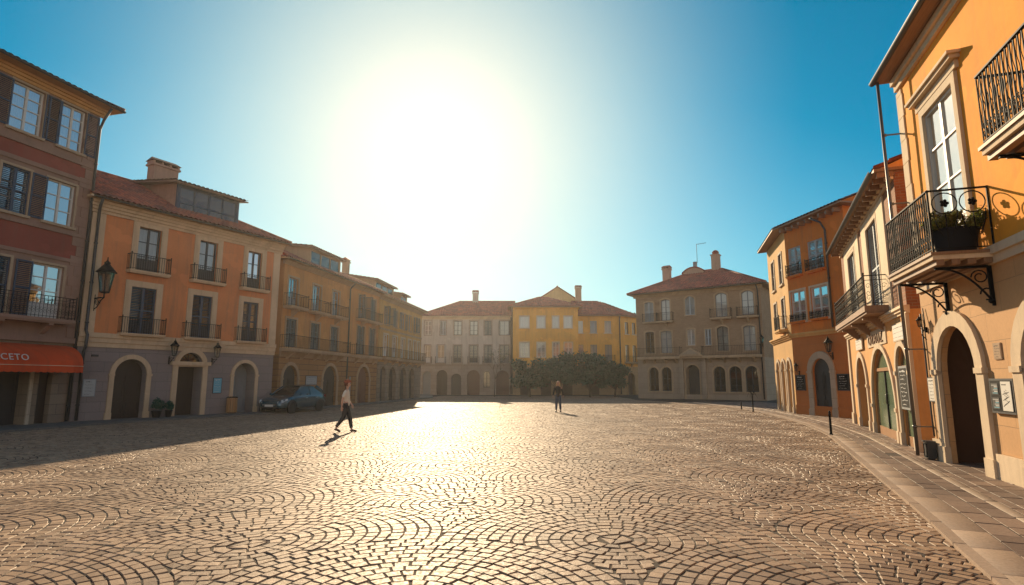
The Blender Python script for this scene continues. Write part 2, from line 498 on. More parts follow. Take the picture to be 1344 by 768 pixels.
# ------------------------------------------------------------------ buildings
class House:
    def __init__(s, name, label, A, B, depth, cat='building', group=None):
        ang = math.atan2(B[1] - A[1], B[0] - A[0])
        s.root = empty(name, label, cat, (A[0], A[1], 0), ang, group)
        s.L = math.hypot(B[0] - A[0], B[1] - A[1]); s.D = depth
        s.ang = ang; s.A = A
        s.loc = Vector((0, 0, 0)); s.rz = 0.
        s.ops = []
    def frame(s, loc=(0, 0), rz=0.):
        s.loc = Vector((loc[0], loc[1], 0)); s.rz = rz; s.ops = []
    def world(s, u, y, z):
        c, q = math.cos(s.rz), math.sin(s.rz)
        lx, ly = s.loc.x + c * u - q * y, s.loc.y + q * u + c * y
        c, q = math.cos(s.ang), math.sin(s.ang)
        return (s.A[0] + c * lx - q * ly, s.A[1] + q * lx + c * ly, z)
    def wang(s): return s.ang + s.rz
    def put(s, name, me, u=0, y=0, z=0, parent=None):
        if parent is not None:
            return link(name, me, parent, (u, y, z))
        c, q = math.cos(s.rz), math.sin(s.rz)
        return link(name, me, s.root, (s.loc.x + c * u - q * y, s.loc.y + q * u + c * y, z), s.rz)
    # ---- walls
    def wall(s, name, u0, u1, z0, z1, mat, sides=(True, True), back=True, D=None, revmat=None):
        D = s.D if D is None else D
        ops = [o for o in s.ops if o['v0'] < z1 and o['v1'] > z0 and o['u0'] >= u0 - .01 and o['u1'] <= u1 + .01]
        b = MB()
        base = z0 - .3 if z0 == 0 else z0
        loops = [[Vector((u0, base, 0)), Vector((u1, base, 0)), Vector((u1, z1, 0)), Vector((u0, z1, 0))]]
        for o in ops:
            loops.append([Vector((p[0], p[1], 0)) for p in outline(o)])
        flat = [p for l in loops for p in l]
        tris = tessellate_polygon(loops)
        b.add([(p.x, 0, p.y) for p in flat], [tuple(t) for t in tris], mat)
        for o in ops:
            pts = outline(o); n = len(pts)
            vs = [(p[0], 0, p[1]) for p in pts] + [(p[0], o['rev'], p[1]) for p in pts]
            b.add(vs, [(i, (i + 1) % n, n + (i + 1) % n, n + i) for i in range(n)], revmat or mat)
        if sides[0]: b.add([(u0, 0, base), (u0, D, base), (u0, D, z1), (u0, 0, z1)], [(0, 1, 2, 3)], mat)
        if sides[1]: b.add([(u1, 0, base), (u1, D, base), (u1, D, z1), (u1, 0, z1)], [(3, 2, 1, 0)], mat)
        if back: b.add([(u0, D, base), (u1, D, base), (u1, D, z1), (u0, D, z1)], [(3, 2, 1, 0)], mat)
        return s.put(name, b.mesh(name))
    def band(s, name, u0, u1, z0, z1, proud, mat, steps=1, wrap=0.):
        b = MB()
        for k in range(steps):
            a = z0 + (z1 - z0) * k / steps; c = z0 + (z1 - z0) * (k + 1) / steps
            b.box(u0 - wrap, u1 + wrap, -proud * (k + 1) / steps, .05, a + (.001 if k else 0), c, mat)
        return s.put(name, b.mesh(name))
    # ---- openings
    def window(s, u0, u1, v0, v1, frame='white', surround=None, sill=None, shutters=None, shmat='shutter_blue', grid=(2, 3),
               curtain=None, glass='glass', arch=False, rise=None, rev=.18, door=False, fw=.06):
        o = op(u0, u1, v0, v1, arch, rise, rev); s.ops.append(o)
        w, h = round(u1 - u0, 3), round(v1 - v0, 3)
        lo = op(0, w, 0, h, arch, rise, rev)
        def mk():
            b = MB(); m = MAT[frame]
            I = dict(lo); I['u0'] += fw; I['u1'] -= fw; I['v0'] += fw; I['v1'] -= fw
            if arch and rise: I['rise'] = rise * .95
            b.ring(outline(I), outline(lo), rev - .07, rev, m, True)
            hh = h - (w / 2 if arch and not rise else (rise or 0) if arch else 0)
            for i in range(1, grid[0]):
                x = w * i / grid[0]; ww = .045 if (grid[0] % 2 == 0 and i == grid[0] // 2) else .02
                top = h - fw
                b.box(x - ww, x + ww, rev - .065, rev - .005, fw, top, m)
            for j in range(1, grid[1]):
                z = hh * j / grid[1] if not door else hh * (.0 + j / grid[1])
                b.box(fw, w - fw, rev - .06, rev - .012, z - .018, z + .018, m)
            if door:
                b.box(fw, w - fw, rev - .06, rev - .008, fw, h * .28, m)
            return b.mesh('window')
        key = ('win', w, h, frame, grid, arch, rise, rev, door, fw)
        win = s.put('window', cached(key, mk), u0, 0, v0)
        def mkp():
            b = MB(); pts = outline(lo)
            b.add([(p[0], rev - .03, p[1]) for p in pts], [tuple(range(len(pts)))], MAT[glass]); return b.mesh('pane')
        s.put('pane', cached(('pane', w, h, glass, arch, rise, rev), mkp), parent=win)
        if curtain:
            def mkc():
                b = MB(); n = 24
                for (a, c) in ((.02, .5), (.5, .98)):
                    vs = []
                    for i in range(n + 1):
                        x = w * (a + (c - a) * i / n); y = rev + (.03 if curtain == 'sheer' else .1) + .018 * math.sin(i * 1.9) + .01 * math.sin(i * .7)
                        vs += [(x, y, .02), (x, y, h - .02)]
                    b.add(vs, [(2 * i, 2 * i + 2, 2 * i + 3, 2 * i + 1) for i in range(n)], MAT[curtain], True)
                return b.mesh('curtain')
            s.put('curtain', cached(('cur', w, h, rev, curtain), mkc), parent=win)
        if surround:
            sw, pr, sm = surround
            def mks():
                b = MB(); surround_ring(b, lo, sw, -pr, .02, MAT[sm], False); return b.mesh('surround')
            s.put('surround', cached(('sur', w, h, sw, pr, sm, arch, rise), mks), parent=win)
        if sill:
            ss = sill
            def mkl():
                b = MB(); b.box(-.12, w + .12, -.09, .1, -.1, -.001, MAT[ss]); return b.mesh('sill')
            s.put('sill', cached(('sill', w, ss), mkl), parent=win)
        if shutters:
            s.shutters(win, w, h, shutters, shmat, rev)
        return win
    def shutters(s, win, w, h, mode, shmat, rev):
        lw = w / 2
        def leaf():
            b = MB(); m = MAT[shmat]; f = .055
            b.box(0, f, 0, .04, 0, h, m); b.box(lw - f, lw, 0, .04, 0, h, m)
            for z in (0, h / 2 - f / 2, h - f): b.box(f, lw - f, .001, .039, z, z + f, m)
            n = int(h / .075)
            for k in range(n):
                z = f + (h - 2 * f) * (k + .5) / n
                b.bar((f, .02, z), (lw - f, .02, z), .035, .012, m, (0, .6, .8))
            return b.mesh('shutter')
        me = cached(('shut', round(lw, 3), h, shmat), leaf)
        if mode == 'open':
            s.put('shutter', me, -lw - .02, -.06, 0, win); s.put('shutter', me, w + .02, -.06, 0, win)
        elif mode == 'closed':
            s.put('shutter', me, .003, .03, 0, win); s.put('shutter', me, lw + .003, .03, 0, win)
        elif mode == 'left':
            s.put('shutter', me, -lw - .02, -.06, 0, win)
        elif mode == 'right':
            s.put('shutter', me, w + .02, -.06, 0, win)
        elif mode == 'half':
            o = s.put('shutter', me, 0, -.02, 0, win); o.rotation_euler.z = rad(-105)
            o = s.put('shutter', me, w, -.02, 0, win); o.rotation_euler.z = rad(-72)
    def door(s, u0, u1, v1, mat='doorwood', arch=True, rise=None, rev=.45, surround=None, panels=True, v0=0., transom=None, name='door', imposts=True):
        o = op(u0, u1, v0, v1, arch, rise, rev); s.ops.append(o)
        w, h = round(u1 - u0, 3), round(v1 - v0, 3); lo = op(0, w, 0, h, arch, rise, rev)
        def mk():
            b = MB(); pts = outline(lo); m = MAT[mat]
            b.prism(pts, rev - .06, rev, m)
            if panels:
                hs = h - (w / 2 if arch and not rise else (rise or 0))
                for sgn in (0, 1):
                    x0 = .08 + sgn * w / 2; x1 = w / 2 - .08 + sgn * w / 2
                    for (a, c) in ((.12, .4), (.48, .94)):
                        b.ring(rect_pts(x0 + .05, x1 - .05, hs * a + .05, hs * c - .05), rect_pts(x0, x1, hs * a, hs * c), rev - .085, rev - .055, m, True)
                b.box(w / 2 - .02, w / 2 + .02, rev - .09, rev - .055, 0, hs, m)
            return b.mesh(name)
        d = s.put(name, cached(('door', w, h, mat, arch, rise, rev, panels, name), mk), u0, 0, v0)
        if surround: s.surround(d, lo, surround, imposts)
        return d
    def surround(s, parent, lo, surround, imposts=True):
        sw, pr, sm = surround
        w = lo['u1']; h = lo['v1']
        def mks():
            b = MB(); surround_ring(b, lo, sw, -pr, .02, MAT[sm], False)
            if imposts and lo['arch']:
                z = h - (w / 2 if not lo['rise'] else lo['rise'])
                for x0, x1 in ((-sw - .03, .0), (w, w + sw + .03)):
                    b.box(x0, x1, -pr - .03, .02, z - .07, z + .03, MAT[sm])
                    b.box(x0 - .01, x1 + .01, -pr - .025, .02, 0, .35, MAT[sm])
            return b.mesh('surround')
        return s.put('surround', cached(('dsur', w, h, sw, pr, sm, lo['arch'], lo['rise'], imposts), mks), parent=parent)
    # ---- balcony
    def balcony(s, u0, u1, z, depth=.5, h=.95, slab=.1, slabmat='trim', style='bars', brackets=0, gap=.11, ends=(True, True), corbel='stone'):
        w = round(u1 - u0, 3)
        def mk():
            b = MB(); b.box(0, w, -depth, 0, -slab, 0, MAT[slabmat]); b.box(.03, w - .03, -depth + .04, 0, -slab - .06, -slab - .001, MAT[slabmat])
            return b.mesh('balcony')
        bal = s.put('balcony', cached(('bal', w, depth, slab, slabmat), mk), u0, 0, z)
        def mkr():
            b = MB(); railing(b, w, depth, h, style, gap, ends); return b.mesh('railing')
        s.put('railing', cached(('rail', w, depth, h, style, gap, ends), mkr), parent=bal)
        for k in range(brackets):
            x = w * (k + .5) / brackets if brackets > 1 else w / 2
            def mkb():
                q = MB(); d = depth * .85
                if corbel == 'stone':
                    pts = [(-d, 0), (-d, -.08), (-d * .7, -.12), (-d * .35, -.3), (0, -.42), (0, 0)]
                    n = len(pts)
                    vs = [(-.09, p[0], p[1]) for p in pts] + [(.09, p[0], p[1]) for p in pts]
                    q.add(vs, [tuple(range(n))[::-1], tuple(range(n, 2 * n))] + [(i, (i + 1) % n, n + (i + 1) % n, n + i) for i in range(n)], MAT[slabmat])
                else:
                    iron_bracket(q, d)
                return q.mesh('bracket')
            s.put('bracket', cached(('brk', depth, slabmat, corbel), mkb), x, 0, -slab - .06, bal)
        return bal
    def roof(s, poly, tans, z0, mat='tile_red', pitch=.24, row=.38, soffit='soffit', thick=.06, gablemat=None, seg=4):
        b = roof_mesh(poly, tans, z0, MAT[mat], pitch, row, seg)
        r = s.put('roof', b.mesh('roof'))
        b = MB(); n = len(poly)
        vs = [(p[0], p[1], z0 - thick) for p in poly] + [(p[0], p[1], z0 + .02) for p in poly]
        b.add(vs, [tuple(range(n))[::-1], tuple(range(n, 2 * n))] + [(i, (i + 1) % n, n + (i + 1) % n, n + i) for i in range(n)], MAT[soffit])
        s.put('eaves', b.mesh('eaves'), parent=r)
        if gablemat:
            b = MB()
            P = [Vector(p) for p in poly]
            E = []
            for i in range(n):
                d = (P[(i + 1) % n] - P[i]); L = d.length; d.normalize(); E.append((P[i], d, Vector((-d.y, d.x)), L))
            H = lambda p: min(z0 + tans[i] * (p - e[0]).dot(e[2]) for i, e in enumerate(E) if tans[i] is not None)
            for i, (a, d, nn, L) in enumerate(E):
                if tans[i] is not None: continue
                K = 24; top = []; bot = []
                for k in range(K + 1):
                    p = a + d * (L * k / K) + nn * .12
                    top.append((p.x, p.y, H(p) - .01)); bot.append((p.x, p.y, z0))
                b.add(top + bot, [(k, k + 1, K + 2 + k, K + 1 + k) for k in range(K)], MAT[gablemat])
            s.put('gable', b.mesh('gable'), parent=r)
        return r
    def chimney(s, roof, u, y, z0, z1, w, d, mat, capmat='tile_red', round_=False):
        b = MB()
        b.box(u - w / 2, u + w / 2, y - d / 2, y + d / 2, z0, z1, MAT[mat])
        b.box(u - w / 2 - .08, u + w / 2 + .08, y - d / 2 - .08, y + d / 2 + .08, z1 + .001, z1 + .1, MAT[mat])
        if round_:
            b.lathe([(w * .42, 0), (w * .42, .2), (w * .5, .22), (w * .3, .42), (.02, .5)], MAT[capmat], (u, y, z1 + .1), 12)
        else:
            n = max(2, int(w / .35))
            for k in range(n + 1):
                x = u - w / 2 + w * k / n
                b.box(x - .05, x + .05, y - d / 2, y + d / 2, z1 + .1, z1 + .26, MAT[mat])
            vs = [(u - w / 2 - .1, y - d / 2 - .1, z1 + .261), (u + w / 2 + .1, y - d / 2 - .1, z1 + .261), (u + w / 2 + .1, y + d / 2 + .1, z1 + .261), (u - w / 2 - .1, y + d / 2 + .1, z1 + .261), (u - w / 2, y, z1 + .5), (u + w / 2, y, z1 + .5)]
            b.add(vs, [(0, 1, 5, 4), (2, 3, 4, 5), (0, 4, 3), (1, 2, 5), (3, 2, 1, 0)], MAT[capmat])
        return s.put('chimney', b.mesh('chimney'), parent=roof)
    def pipe(s, pts, r=.05, mat='darkzinc', name='downpipe'):
        b = MB(); b.tube(pts, r, MAT[mat], 8)
        zs = [p[2] for p in pts]
        z = min(zs) + .6
        x, y = pts[-1][0], pts[-1][1]
        while z < max(zs) - .8:
            b.tube([(x, y, z), (x, y, z + .05)], r * 1.35, MAT[mat], 8); b.box(x - .015, x + .015, y, .01, z + .01, z + .04, MAT[mat])
            z += 1.7
        return s.put(name, b.mesh(name))
    def gutter(s, u0, u1, y, z, mat='darkzinc', r=.07):
        b = MB(); n = 6
        vs = []
        for x in (u0, u1):
            for k in range(n + 1):
                a = PI + PI * k / n
                vs.append((x, y + r * math.cos(a), z + r * math.sin(a)))
        b.add(vs, [(k, k + 1, n + 2 + k, n + 1 + k) for k in range(n)], MAT[mat], True)
        return s.put('gutter', b.mesh('gutter'))

def spiral(c, r0, turns, n=26, plane='xz', flip=1, start=0.):
    pts = []
    for i in range(n + 1):
        t = i / n; a = start + flip * turns * 2 * PI * t; r = r0 * (1 - .82 * t)
        p = (c[0] + r * math.cos(a), c[2] + r * math.sin(a))
        pts.append((p[0], c[1], p[1]))
    return pts

def iron_bracket(q, d, m=None):
    m = m or MAT['rail_iron']
    q.bar((0, -.02, 0), (0, -.02, -d * .85), .05, .03, m, (1, 0, 0)); q.bar((0, -.01, -.02), (0, -d, -.02), .05, .04, m)
    pts = [(0, -d * .95 * (1 - t), -.03 - d * .8 * (t ** 2.2)) for t in [i / 12 for i in range(13)]]
    q.tube(pts, .018, m, 6)
    pts = [(0, -.18 - .13 * math.cos(a) * (1 - a / 14), -.2 + .13 * math.sin(a) * (1 - a / 14)) for a in [i * .5 for i in range(18)]]
    q.tube(pts, .012, m, 5)

def railing(b, w, depth, h, style, gap, ends):
    m = MAT['rail_iron']; y = -depth + .04
    t = .013
    runs = [((.03, y), (w - .03, y))]
    if ends[0]: runs.append(((.03, y), (.03, 0)))
    if ends[1]: runs.append(((w - .03, y), (w - .03, 0)))
    for (p, q) in runs:
        p, q = Vector(p), Vector(q); L = (q - p).length
        b.bar((p.x, p.y, h), (q.x, q.y, h), .045, .022, m)
        b.bar((p.x, p.y, .07), (q.x, q.y, .07), .022, .016, m)
        if style in ('scroll', 'ornate'): b.bar((p.x, p.y, h - .13), (q.x, q.y, h - .13), .02, .014, m)
        n = max(2, int(L / gap))
        for k in range(n + 1):
            c = p + (q - p) * (k / n)
            b.bar((c.x, c.y, .0), (c.x, c.y, h), t, t, m, (1, 0, 0))
            if style == 'scroll' and k < n:
                c2 = p + (q - p) * ((k + .5) / n)
                d = (q - p).normalized()
                for zc, fl in ((.22, 1), (.36, -1), (h - .3, 1)):
                    pts = [(c2.x + d.x * r_ * math.cos(a), c2.y + d.y * r_ * math.cos(a), zc + r_ * math.sin(a) * 1.3 * fl)
                           for a, r_ in [(i * .62, gap * .45 * (1 - i / 15)) for i in range(12)]]
                    b.tube(pts, .0055, m, 4)
    for (x, yy) in ((.03, y), (w - .03, y)):
        b.bar((x, yy, 0), (x, yy, h + .03), .03, .03, m, (1, 0, 0)); b.sphere((x, yy, h + .06), .03, m, 8, 5)

def box_roof(u0, u1, D, ov, ovs=None):
    o2 = ov if ovs is None else ovs
    return [(u0 - o2, -ov), (u1 + o2, -ov), (u1 + o2, D + ov), (u0 - o2, D + ov)]

def dormer(H, u0, u1, y0, yb, zb, zt, panes, wallmat, roofmat, frame='darkwood', low=.32, ztb=None):
    ztb = zt + .25 if ztb is None else ztb
    b = MB()
    m = MAT[wallmat]
    b.add([(u0, y0, zb), (u0, yb, zb), (u0, yb, ztb), (u0, y0, zt)], [(0, 1, 2, 3)], m)
    b.add([(u1, y0, zb), (u1, yb, zb), (u1, yb, ztb), (u1, y0, zt)], [(3, 2, 1, 0)], m)
    fm = MAT[frame]
    b.box(u0 - .02, u0 + .14, y0 - .03, y0 + .1, zb, zt, fm); b.box(u1 - .14, u1 + .02, y0 - .03, y0 + .1, zb, zt, fm)
    b.box(u0 + .14, u1 - .14, y0 - .03, y0 + .08, zb, zb + .12, fm); b.box(u0 + .14, u1 - .14, y0 - .03, y0 + .08, zt - .16, zt, fm)
    W = (u1 - u0 - .28)
    for k in range(1, panes):
        x = u0 + .14 + W * k / panes
        b.box(x - .035, x + .035, y0 - .02, y0 + .06, zb + .12, zt - .16, fm)
    if low:
        z = zb + .12 + (zt - zb - .28) * low
        b.box(u0 + .14, u1 - .14, y0 - .015, y0 + .05, z - .025, z + .025, fm)
    d = H.put('dormer', b.mesh('dormer'))
    b = MB(); b.add([(u0 + .1, y0 + .03, zb + .1), (u1 - .1, y0 + .03, zb + .1), (u1 - .1, y0 + .03, zt - .1), (u0 + .1, y0 + .03, zt - .1)], [(0, 1, 2, 3)], MAT['darkglass'])
    H.put('pane', b.mesh('pane'), parent=d)
    q = (ztb - zt) / (yb - y0)
    rb = roof_mesh([(u0 - .35, y0 - .35), (u1 + .35, y0 - .35), (u1 + .35, yb), (u0 - .35, yb)], [q, None, None, None], zt - .35 * q + .06, MAT[roofmat], ridge=False)
    zz = lambda y: zt + (y - y0) * q
    vs = [(u0 - .35, y0 - .35, zz(y0 - .35)), (u1 + .35, y0 - .35, zz(y0 - .35)), (u1 + .35, yb, ztb), (u0 - .35, yb, ztb)]
    rb.add(vs + [(p[0], p[1], p[2] + .06) for p in vs], [(3, 2, 1, 0), (4, 5, 6, 7), (0, 1, 5, 4), (1, 2, 6, 5), (2, 3, 7, 6), (3, 0, 4, 7)], MAT['soffit'])
    H.put('dormer_roof', rb.mesh('dormer_roof'), parent=d)
    return d

def quoins(H, u, side, z0, z1, mat, proud=.035, h=.42, big=.55, small=.34):
    b = MB(); z = z0; k = 0
    while z < z1 - .05:
        w = big if k % 2 else small; e = min(z + h - .012, z1)
        if side < 0: b.box(u - .03, u + w, -proud, .04, z, e, MAT[mat])
        else: b.box(u - w, u + .03, -proud, .04, z, e, MAT[mat])
        z += h; k += 1
    return H.put('quoins', b.mesh('quoins'))

# ---------------------------------------------------------------- red-brown corner house, far left
MAT['l1_red'] = M_plaster('brick_red_plaster', (.27, .07, .05), amt=.3)
MAT['l1_tan'] = M_plaster('brown_grey_plaster', (.29, .175, .13), amt=.4)
MAT['l1_soffit'] = M_plaster('ochre_eaves', (.56, .30, .10), amt=.15)
H1 = House('corner_house', 'tall red-brown house with slate shutters above the red shop awning', (-19.3, 18.6), (-18.0, 23.6), 8.5)
E1 = 5.17
for (u0, u1, mode) in ((1.75, 2.92, 'open'), (3.6, 4.62, 'open'), (-1.2, -.1, 'open')):
    H1.window(u0, u1, 11.15, 13.0, 'white', (.09, .03, 'trim'), 'trim', mode, 'shutter_blue', (2, 4), 'curtain')
H1.window(3.4, 4.55, 7.95, 9.7, 'white', (.09, .03, 'trim'), 'trim', 'left', 'shutter_blue', (2, 3), None)
H1.window(1.75, 2.75, 7.95, 9.7, 'white', (.09, .03, 'trim'), 'trim', 'closed', 'shutter_blue', (2, 3))
H1.window(-1.2, -.1, 7.95, 9.7, 'white', (.09, .03, 'trim'), 'trim', 'closed', 'shutter_blue', (2, 3))
H1.window(3.25, 4.45, 4.15, 6.25, 'white', (.09, .03, 'trim'), None, 'left', 'shutter_blue', (2, 4), None, door=True)
H1.window(1.6, 2.45, 4.15, 6.25, 'white', (.09, .03, 'trim'), None, 'closed', 'shutter_blue', (2, 4))
H1.window(-1.2, -.1, 4.15, 6.25, 'white', (.09, .03, 'trim'), None, 'closed', 'shutter_blue', (2, 4))
H1.door(-.8, 3.65, 2.6, 'darkwood', False, None, .6, (.12, .05, 'palestone'), True, 0., None, 'shop_front')
H1.door(4.0, 4.5, 2.2, 'doorwood', False, None, .3, None, False, 0., None, 'side_door')
MAT['l1_stone'] = M_block('brown_stone_base', (.28, .21, .15), (.22, .16, .12), (.12, .09, .07), .8, .4, .01)
H1.wall('ground_floor_wall', -4, E1, 0, 3.35, MAT['l1_stone'])
H1.wall('upper_wall', -4, E1, 3.35, 6.62, MAT['l1_tan'])
H1.wall('plaster_panel', -4, E1, 6.62, 7.72, MAT['l1_red'])
H1.wall('upper_wall', -4, E1, 7.72, 9.98, MAT['l1_tan'])
H1.wall('plaster_panel', -4, E1, 9.98, 10.78, MAT['l1_red'])
H1.wall('upper_wall', -4, E1, 10.78, 13.45, MAT['l1_tan'])
for z0, z1, p in ((3.2, 3.42, .12), (6.5, 6.64, .05), (7.6, 7.74, .07), (9.95, 10.12, .05), (10.66, 10.8, .07)):
    H1.band('string_course', -4, E1, z0, z1, p, MAT['l1_tan'])
H1.band('cornice', -4, E1, 13.1, 13.44, .22, MAT['l1_soffit'], 3, .2)
quoins(H1, E1, 1, 3.45, 13.05, 'l1_tan')
H1.roof(box_roof(-4, E1, 8.5, .62), [.42, .42, .42, None], 13.52, 'tile_dark', soffit='l1_soffit', gablemat='l1_tan')
H1.gutter(-4.4, E1 + .6, -.68, 13.5)
H1.balcony(-.5, 4.75, 4.1, .55, .85, .12, 'l1_tan', 'scroll', 3, .14)
H1.pipe([(E1 + .02, -.62, 13.4), (E1 + .02, -.25, 12.9), (E1 + .02, -.09, 12.5), (E1 + .02, -.09, .1)], .055)

# ---------------------------------------------------------------- orange house with grey ground floor
MAT['l2_orange'] = M_plaster('orange_plaster', (.60, .215, .08), amt=.38)
MAT['l2_grey'] = M_block('grey_ashlar', (.27, .215, .20), (.235, .19, .178), (.13, .12, .11), 1.1, .42, .006)
MAT['l2_trim'] = M_plaster('sand_trim', (.58, .41, .26), amt=.3)
H2 = House('orange_house', 'orange house with grey stone ground floor, glazed dormer and broad chimney', (-17.95, 23.8), (-13.3, 32.2), 9)
E2 = H2.L
for (u0, u1) in ((1.93, 2.95), (4.83, 5.8), (7.57, 8.45)):
    H2.window(u0, u1, 6.68, 8.68, 'darkwood', (.27, .05, 'l2_trim'), None, None, grid=(2, 3), curtain='curtain', door=True)
    H2.balcony(u0 - .4, u1 + .4, 6.62, .36, .72, .08, 'l2_trim', 'bars', 0, .1)
for (u0, u1) in ((1.85, 2.95), (4.7, 5.72), (7.48, 8.42)):
    H2.window(u0, u1, 3.8, 5.9, 'darkwood', (.27, .05, 'l2_trim'), None, 'closed', 'shutter_blue', (2, 3), door=True)
    H2.balcony(u0 - .42, u1 + .42, 3.78, .34, .7, .05, 'l2_trim', 'bars', 0, .1)
H2.door(1.5, 2.85, 2.66, 'doorwood', True, None, .4, (.2, .06, 'l2_trim'))
dd = H2.door(4.25, 5.5, 2.38, 'doorwood', False, None, .75, (.24, .08, 'l2_trim'), False)
o = op(4.3, 5.45, 2.62, 3.06, True, .42, .3); H2.ops.append(o)
b = MB(); pts = outline(dict(o, u0=0, u1=1.15, v0=0, v1=.44)); b.prism(pts, .2, .24, MAT['darkglass'])
for k in range(1, 6):
    a = PI * k / 6; b.bar((.575, .19, 0), (.575 + .55 * math.cos(a), .19, .42 * math.sin(a)), .02, .02, MAT['iron'])
ln = H2.put('lunette', b.mesh('lunette'), 4.3, 0, 2.62)
b = MB(); surround_ring(b, dict(o, u0=0, u1=1.15, v0=0, v1=.44), .22, -.07, .02, MAT['l2_trim']); b.box(-.4, 1.55, -.16, .02, -.17, -.003, MAT['l2_trim'])
H2.put('surround', b.mesh('surround'), parent=ln)
H2.door(7.22, 8.5, 2.64, 'greywood', True, None, .75, (.17, .06, 'l2_trim'))
H2.wall('ground_floor_wall', 0, E2, 0, 3.15, MAT['l2_grey'])
H2.wall('upper_wall', 0, E2, 3.15, 9.42, MAT['l2_orange'])
H2.band('string_course', -.02, E2, 3.12, 3.72, .14, MAT['l2_trim'], 3, .03)
H2.band('cornice', -.02, E2, 8.88, 9.4, .3, MAT['l2_trim'], 4, .12)
for x0, x1 in ((-.02, .52), (E2 - .4, E2 + .03)):
    b = MB(); b.box(x0, x1, -.04, .03, 3.73, 8.87, MAT['l2_trim']); H2.put('corner_strip', b.mesh('corner_strip'))
r2 = H2.roof(box_roof(0, E2, 9, .5, .35), [.52, .52, .52, None], 9.48, 'tile_rust', soffit='l2_trim', gablemat='l2_orange')
MAT['l2_dormer'] = M_plaster('faded_pink_plaster', (.38, .23, .17), amt=.4)
dormer(H2, 4.05, 7.45, .95, 5.2, 10.1, 11.55, 4, 'l2_dormer', 'tile_dark', 'shutter_blue', .34, 12.2)
H2.chimney(r2, 4.7, 3.6, 11.2, 13.0, 1.3, .6, 'l2_dormer', 'tile_dark')
H2.gutter(-.3, E2 + .3, -.56, 9.46)
H2.pipe([(.1, -.5, 9.4), (.12, -.3, 9.1), (.2, -.09, 8.8), (.2, -.09, 3.8), (.2, -.24, 3.6), (.2, -.2, 3.1), (.2, -.09, 2.9), (.2, -.09, .1)], .06)

# ---------------------------------------------------------------- ochre house with rusticated ground floor
MAT['l3_ochre'] = M_plaster('ochre_plaster', (.52, .24, .075), amt=.35)
MAT['l3_rust'] = M_block('ochre_rusticated_stone', (.38, .19, .07), (.33, .16, .06), (.10, .06, .04), 2.2, .34, .02, bumpd=.05)
MAT['l3_trim'] = M_plaster('worn_ochre_trim', (.42, .28, .17), amt=.45)
H3 = House('ochre_house', 'long ochre house with balconies and rusticated arches behind the parked car', (-13.3, 33.0), (-10.86, 46.5), 9)
E3 = H3.L
for (u0, u1) in ((.52, 1.55), (3.3, 4.32), (5.9, 6.87)):
    H3.window(u0, u1, 6.12, 7.8, 'greywood', (.12, .04, 'l3_trim'), None, None, grid=(2, 3), curtain='curtain', door=True)
    H3.balcony(u0 - .45, u1 + .45, 6.05, .55, .72, .1, 'l3_trim', 'bars', 1, .13)
    H3.window(u0 - .05, u1 + .03, 3.68, 5.35, 'greywood', (.12, .04, 'l3_trim'), None, 'closed', 'shutter_teal', (2, 3), door=True)
H3.balcony(-.05, 7.75, 3.58, .6, .75, .14, 'l3_trim', 'bars', 5, .14)
for k, (u0, u1) in enumerate(((9.95, 11.1), (12.15, 13.1))):
    H3.window(u0, u1, 6.35, 8.1, 'greywood', (.1, .04, 'l3_trim'), None, 'half' if k == 0 else 'closed', 'shutter_teal', (2, 3), door=True)
    H3.window(u0 - .1, u1 + .05, 3.68, 5.8, 'greywood', (.1, .04, 'l3_trim'), None, 'closed', 'shutter_teal', (2, 3), door=True)
H3.balcony(9.6, 13.5, 6.3, .5, .7, .1, 'l3_trim', 'bars', 2, .13)
H3.balcony(8.9, 13.7, 3.58, .5, .75, .14, 'l3_trim', 'bars', 3, .14)
H3.door(.45, 2.0, 2.62, 'doorwood', True, None, .22, (.2, .05, 'l3_trim'))
H3.door(5.1, 7.0, 2.7, 'doorwood', True, None, .22, (.2, .05, 'l3_trim'))
H3.door(8.9, 9.5, 2.0, 'greywood', False, None, .2, None, False, 0, None, 'side_door')
MAT['l3_door'] = M_wood('rust_door_wood', (.20, .08, .04), (.14, .06, .035), .6, (10, 10, 1))
H3.door(10.25, 12.3, 2.78, 'l3_door', True, None, .3, (.2, .05, 'l3_trim'))
H3.wall('ground_floor_wall', 0, E3, 0, 3.2, MAT['l3_rust'])
H3.wall('upper_wall', 0, E3, 3.2, 8.75, MAT['l3_ochre'])
H3.band('string_course', 0, E3, 3.1, 3.4, .08, MAT['l3_trim'], 2)
H3.band('cornice', 0, E3, 8.5, 8.74, .18, MAT['l3_trim'], 3, .1)
r3 = H3.roof(box_roof(0, E3, 9, .45), [.46, .46, .46, .46], 8.8, 'tile_rust', soffit='l3_trim')
dormer(H3, 4.6, 8.9, 1.1, 4.9, 9.25, 10.55, 3, 'l3_trim', 'tile_rust', 'l3_trim', None, 11.0)
H3.pipe([(8.35, -.45, 8.7), (8.35, -.1, 8.3), (8.35, -.09, .1)], .06)
H3.gutter(-.4, E3 + .4, -.5, 8.78)
b = MB(); b.tube([(4.2, 4.5, 10.9), (4.2, 4.5, 11.9)], .03, MAT['iron']); b.sphere((4.2, 4.5, 11.5), .1, MAT['l3_trim'])
H3.put('finial', b.mesh('finial'), parent=r3)

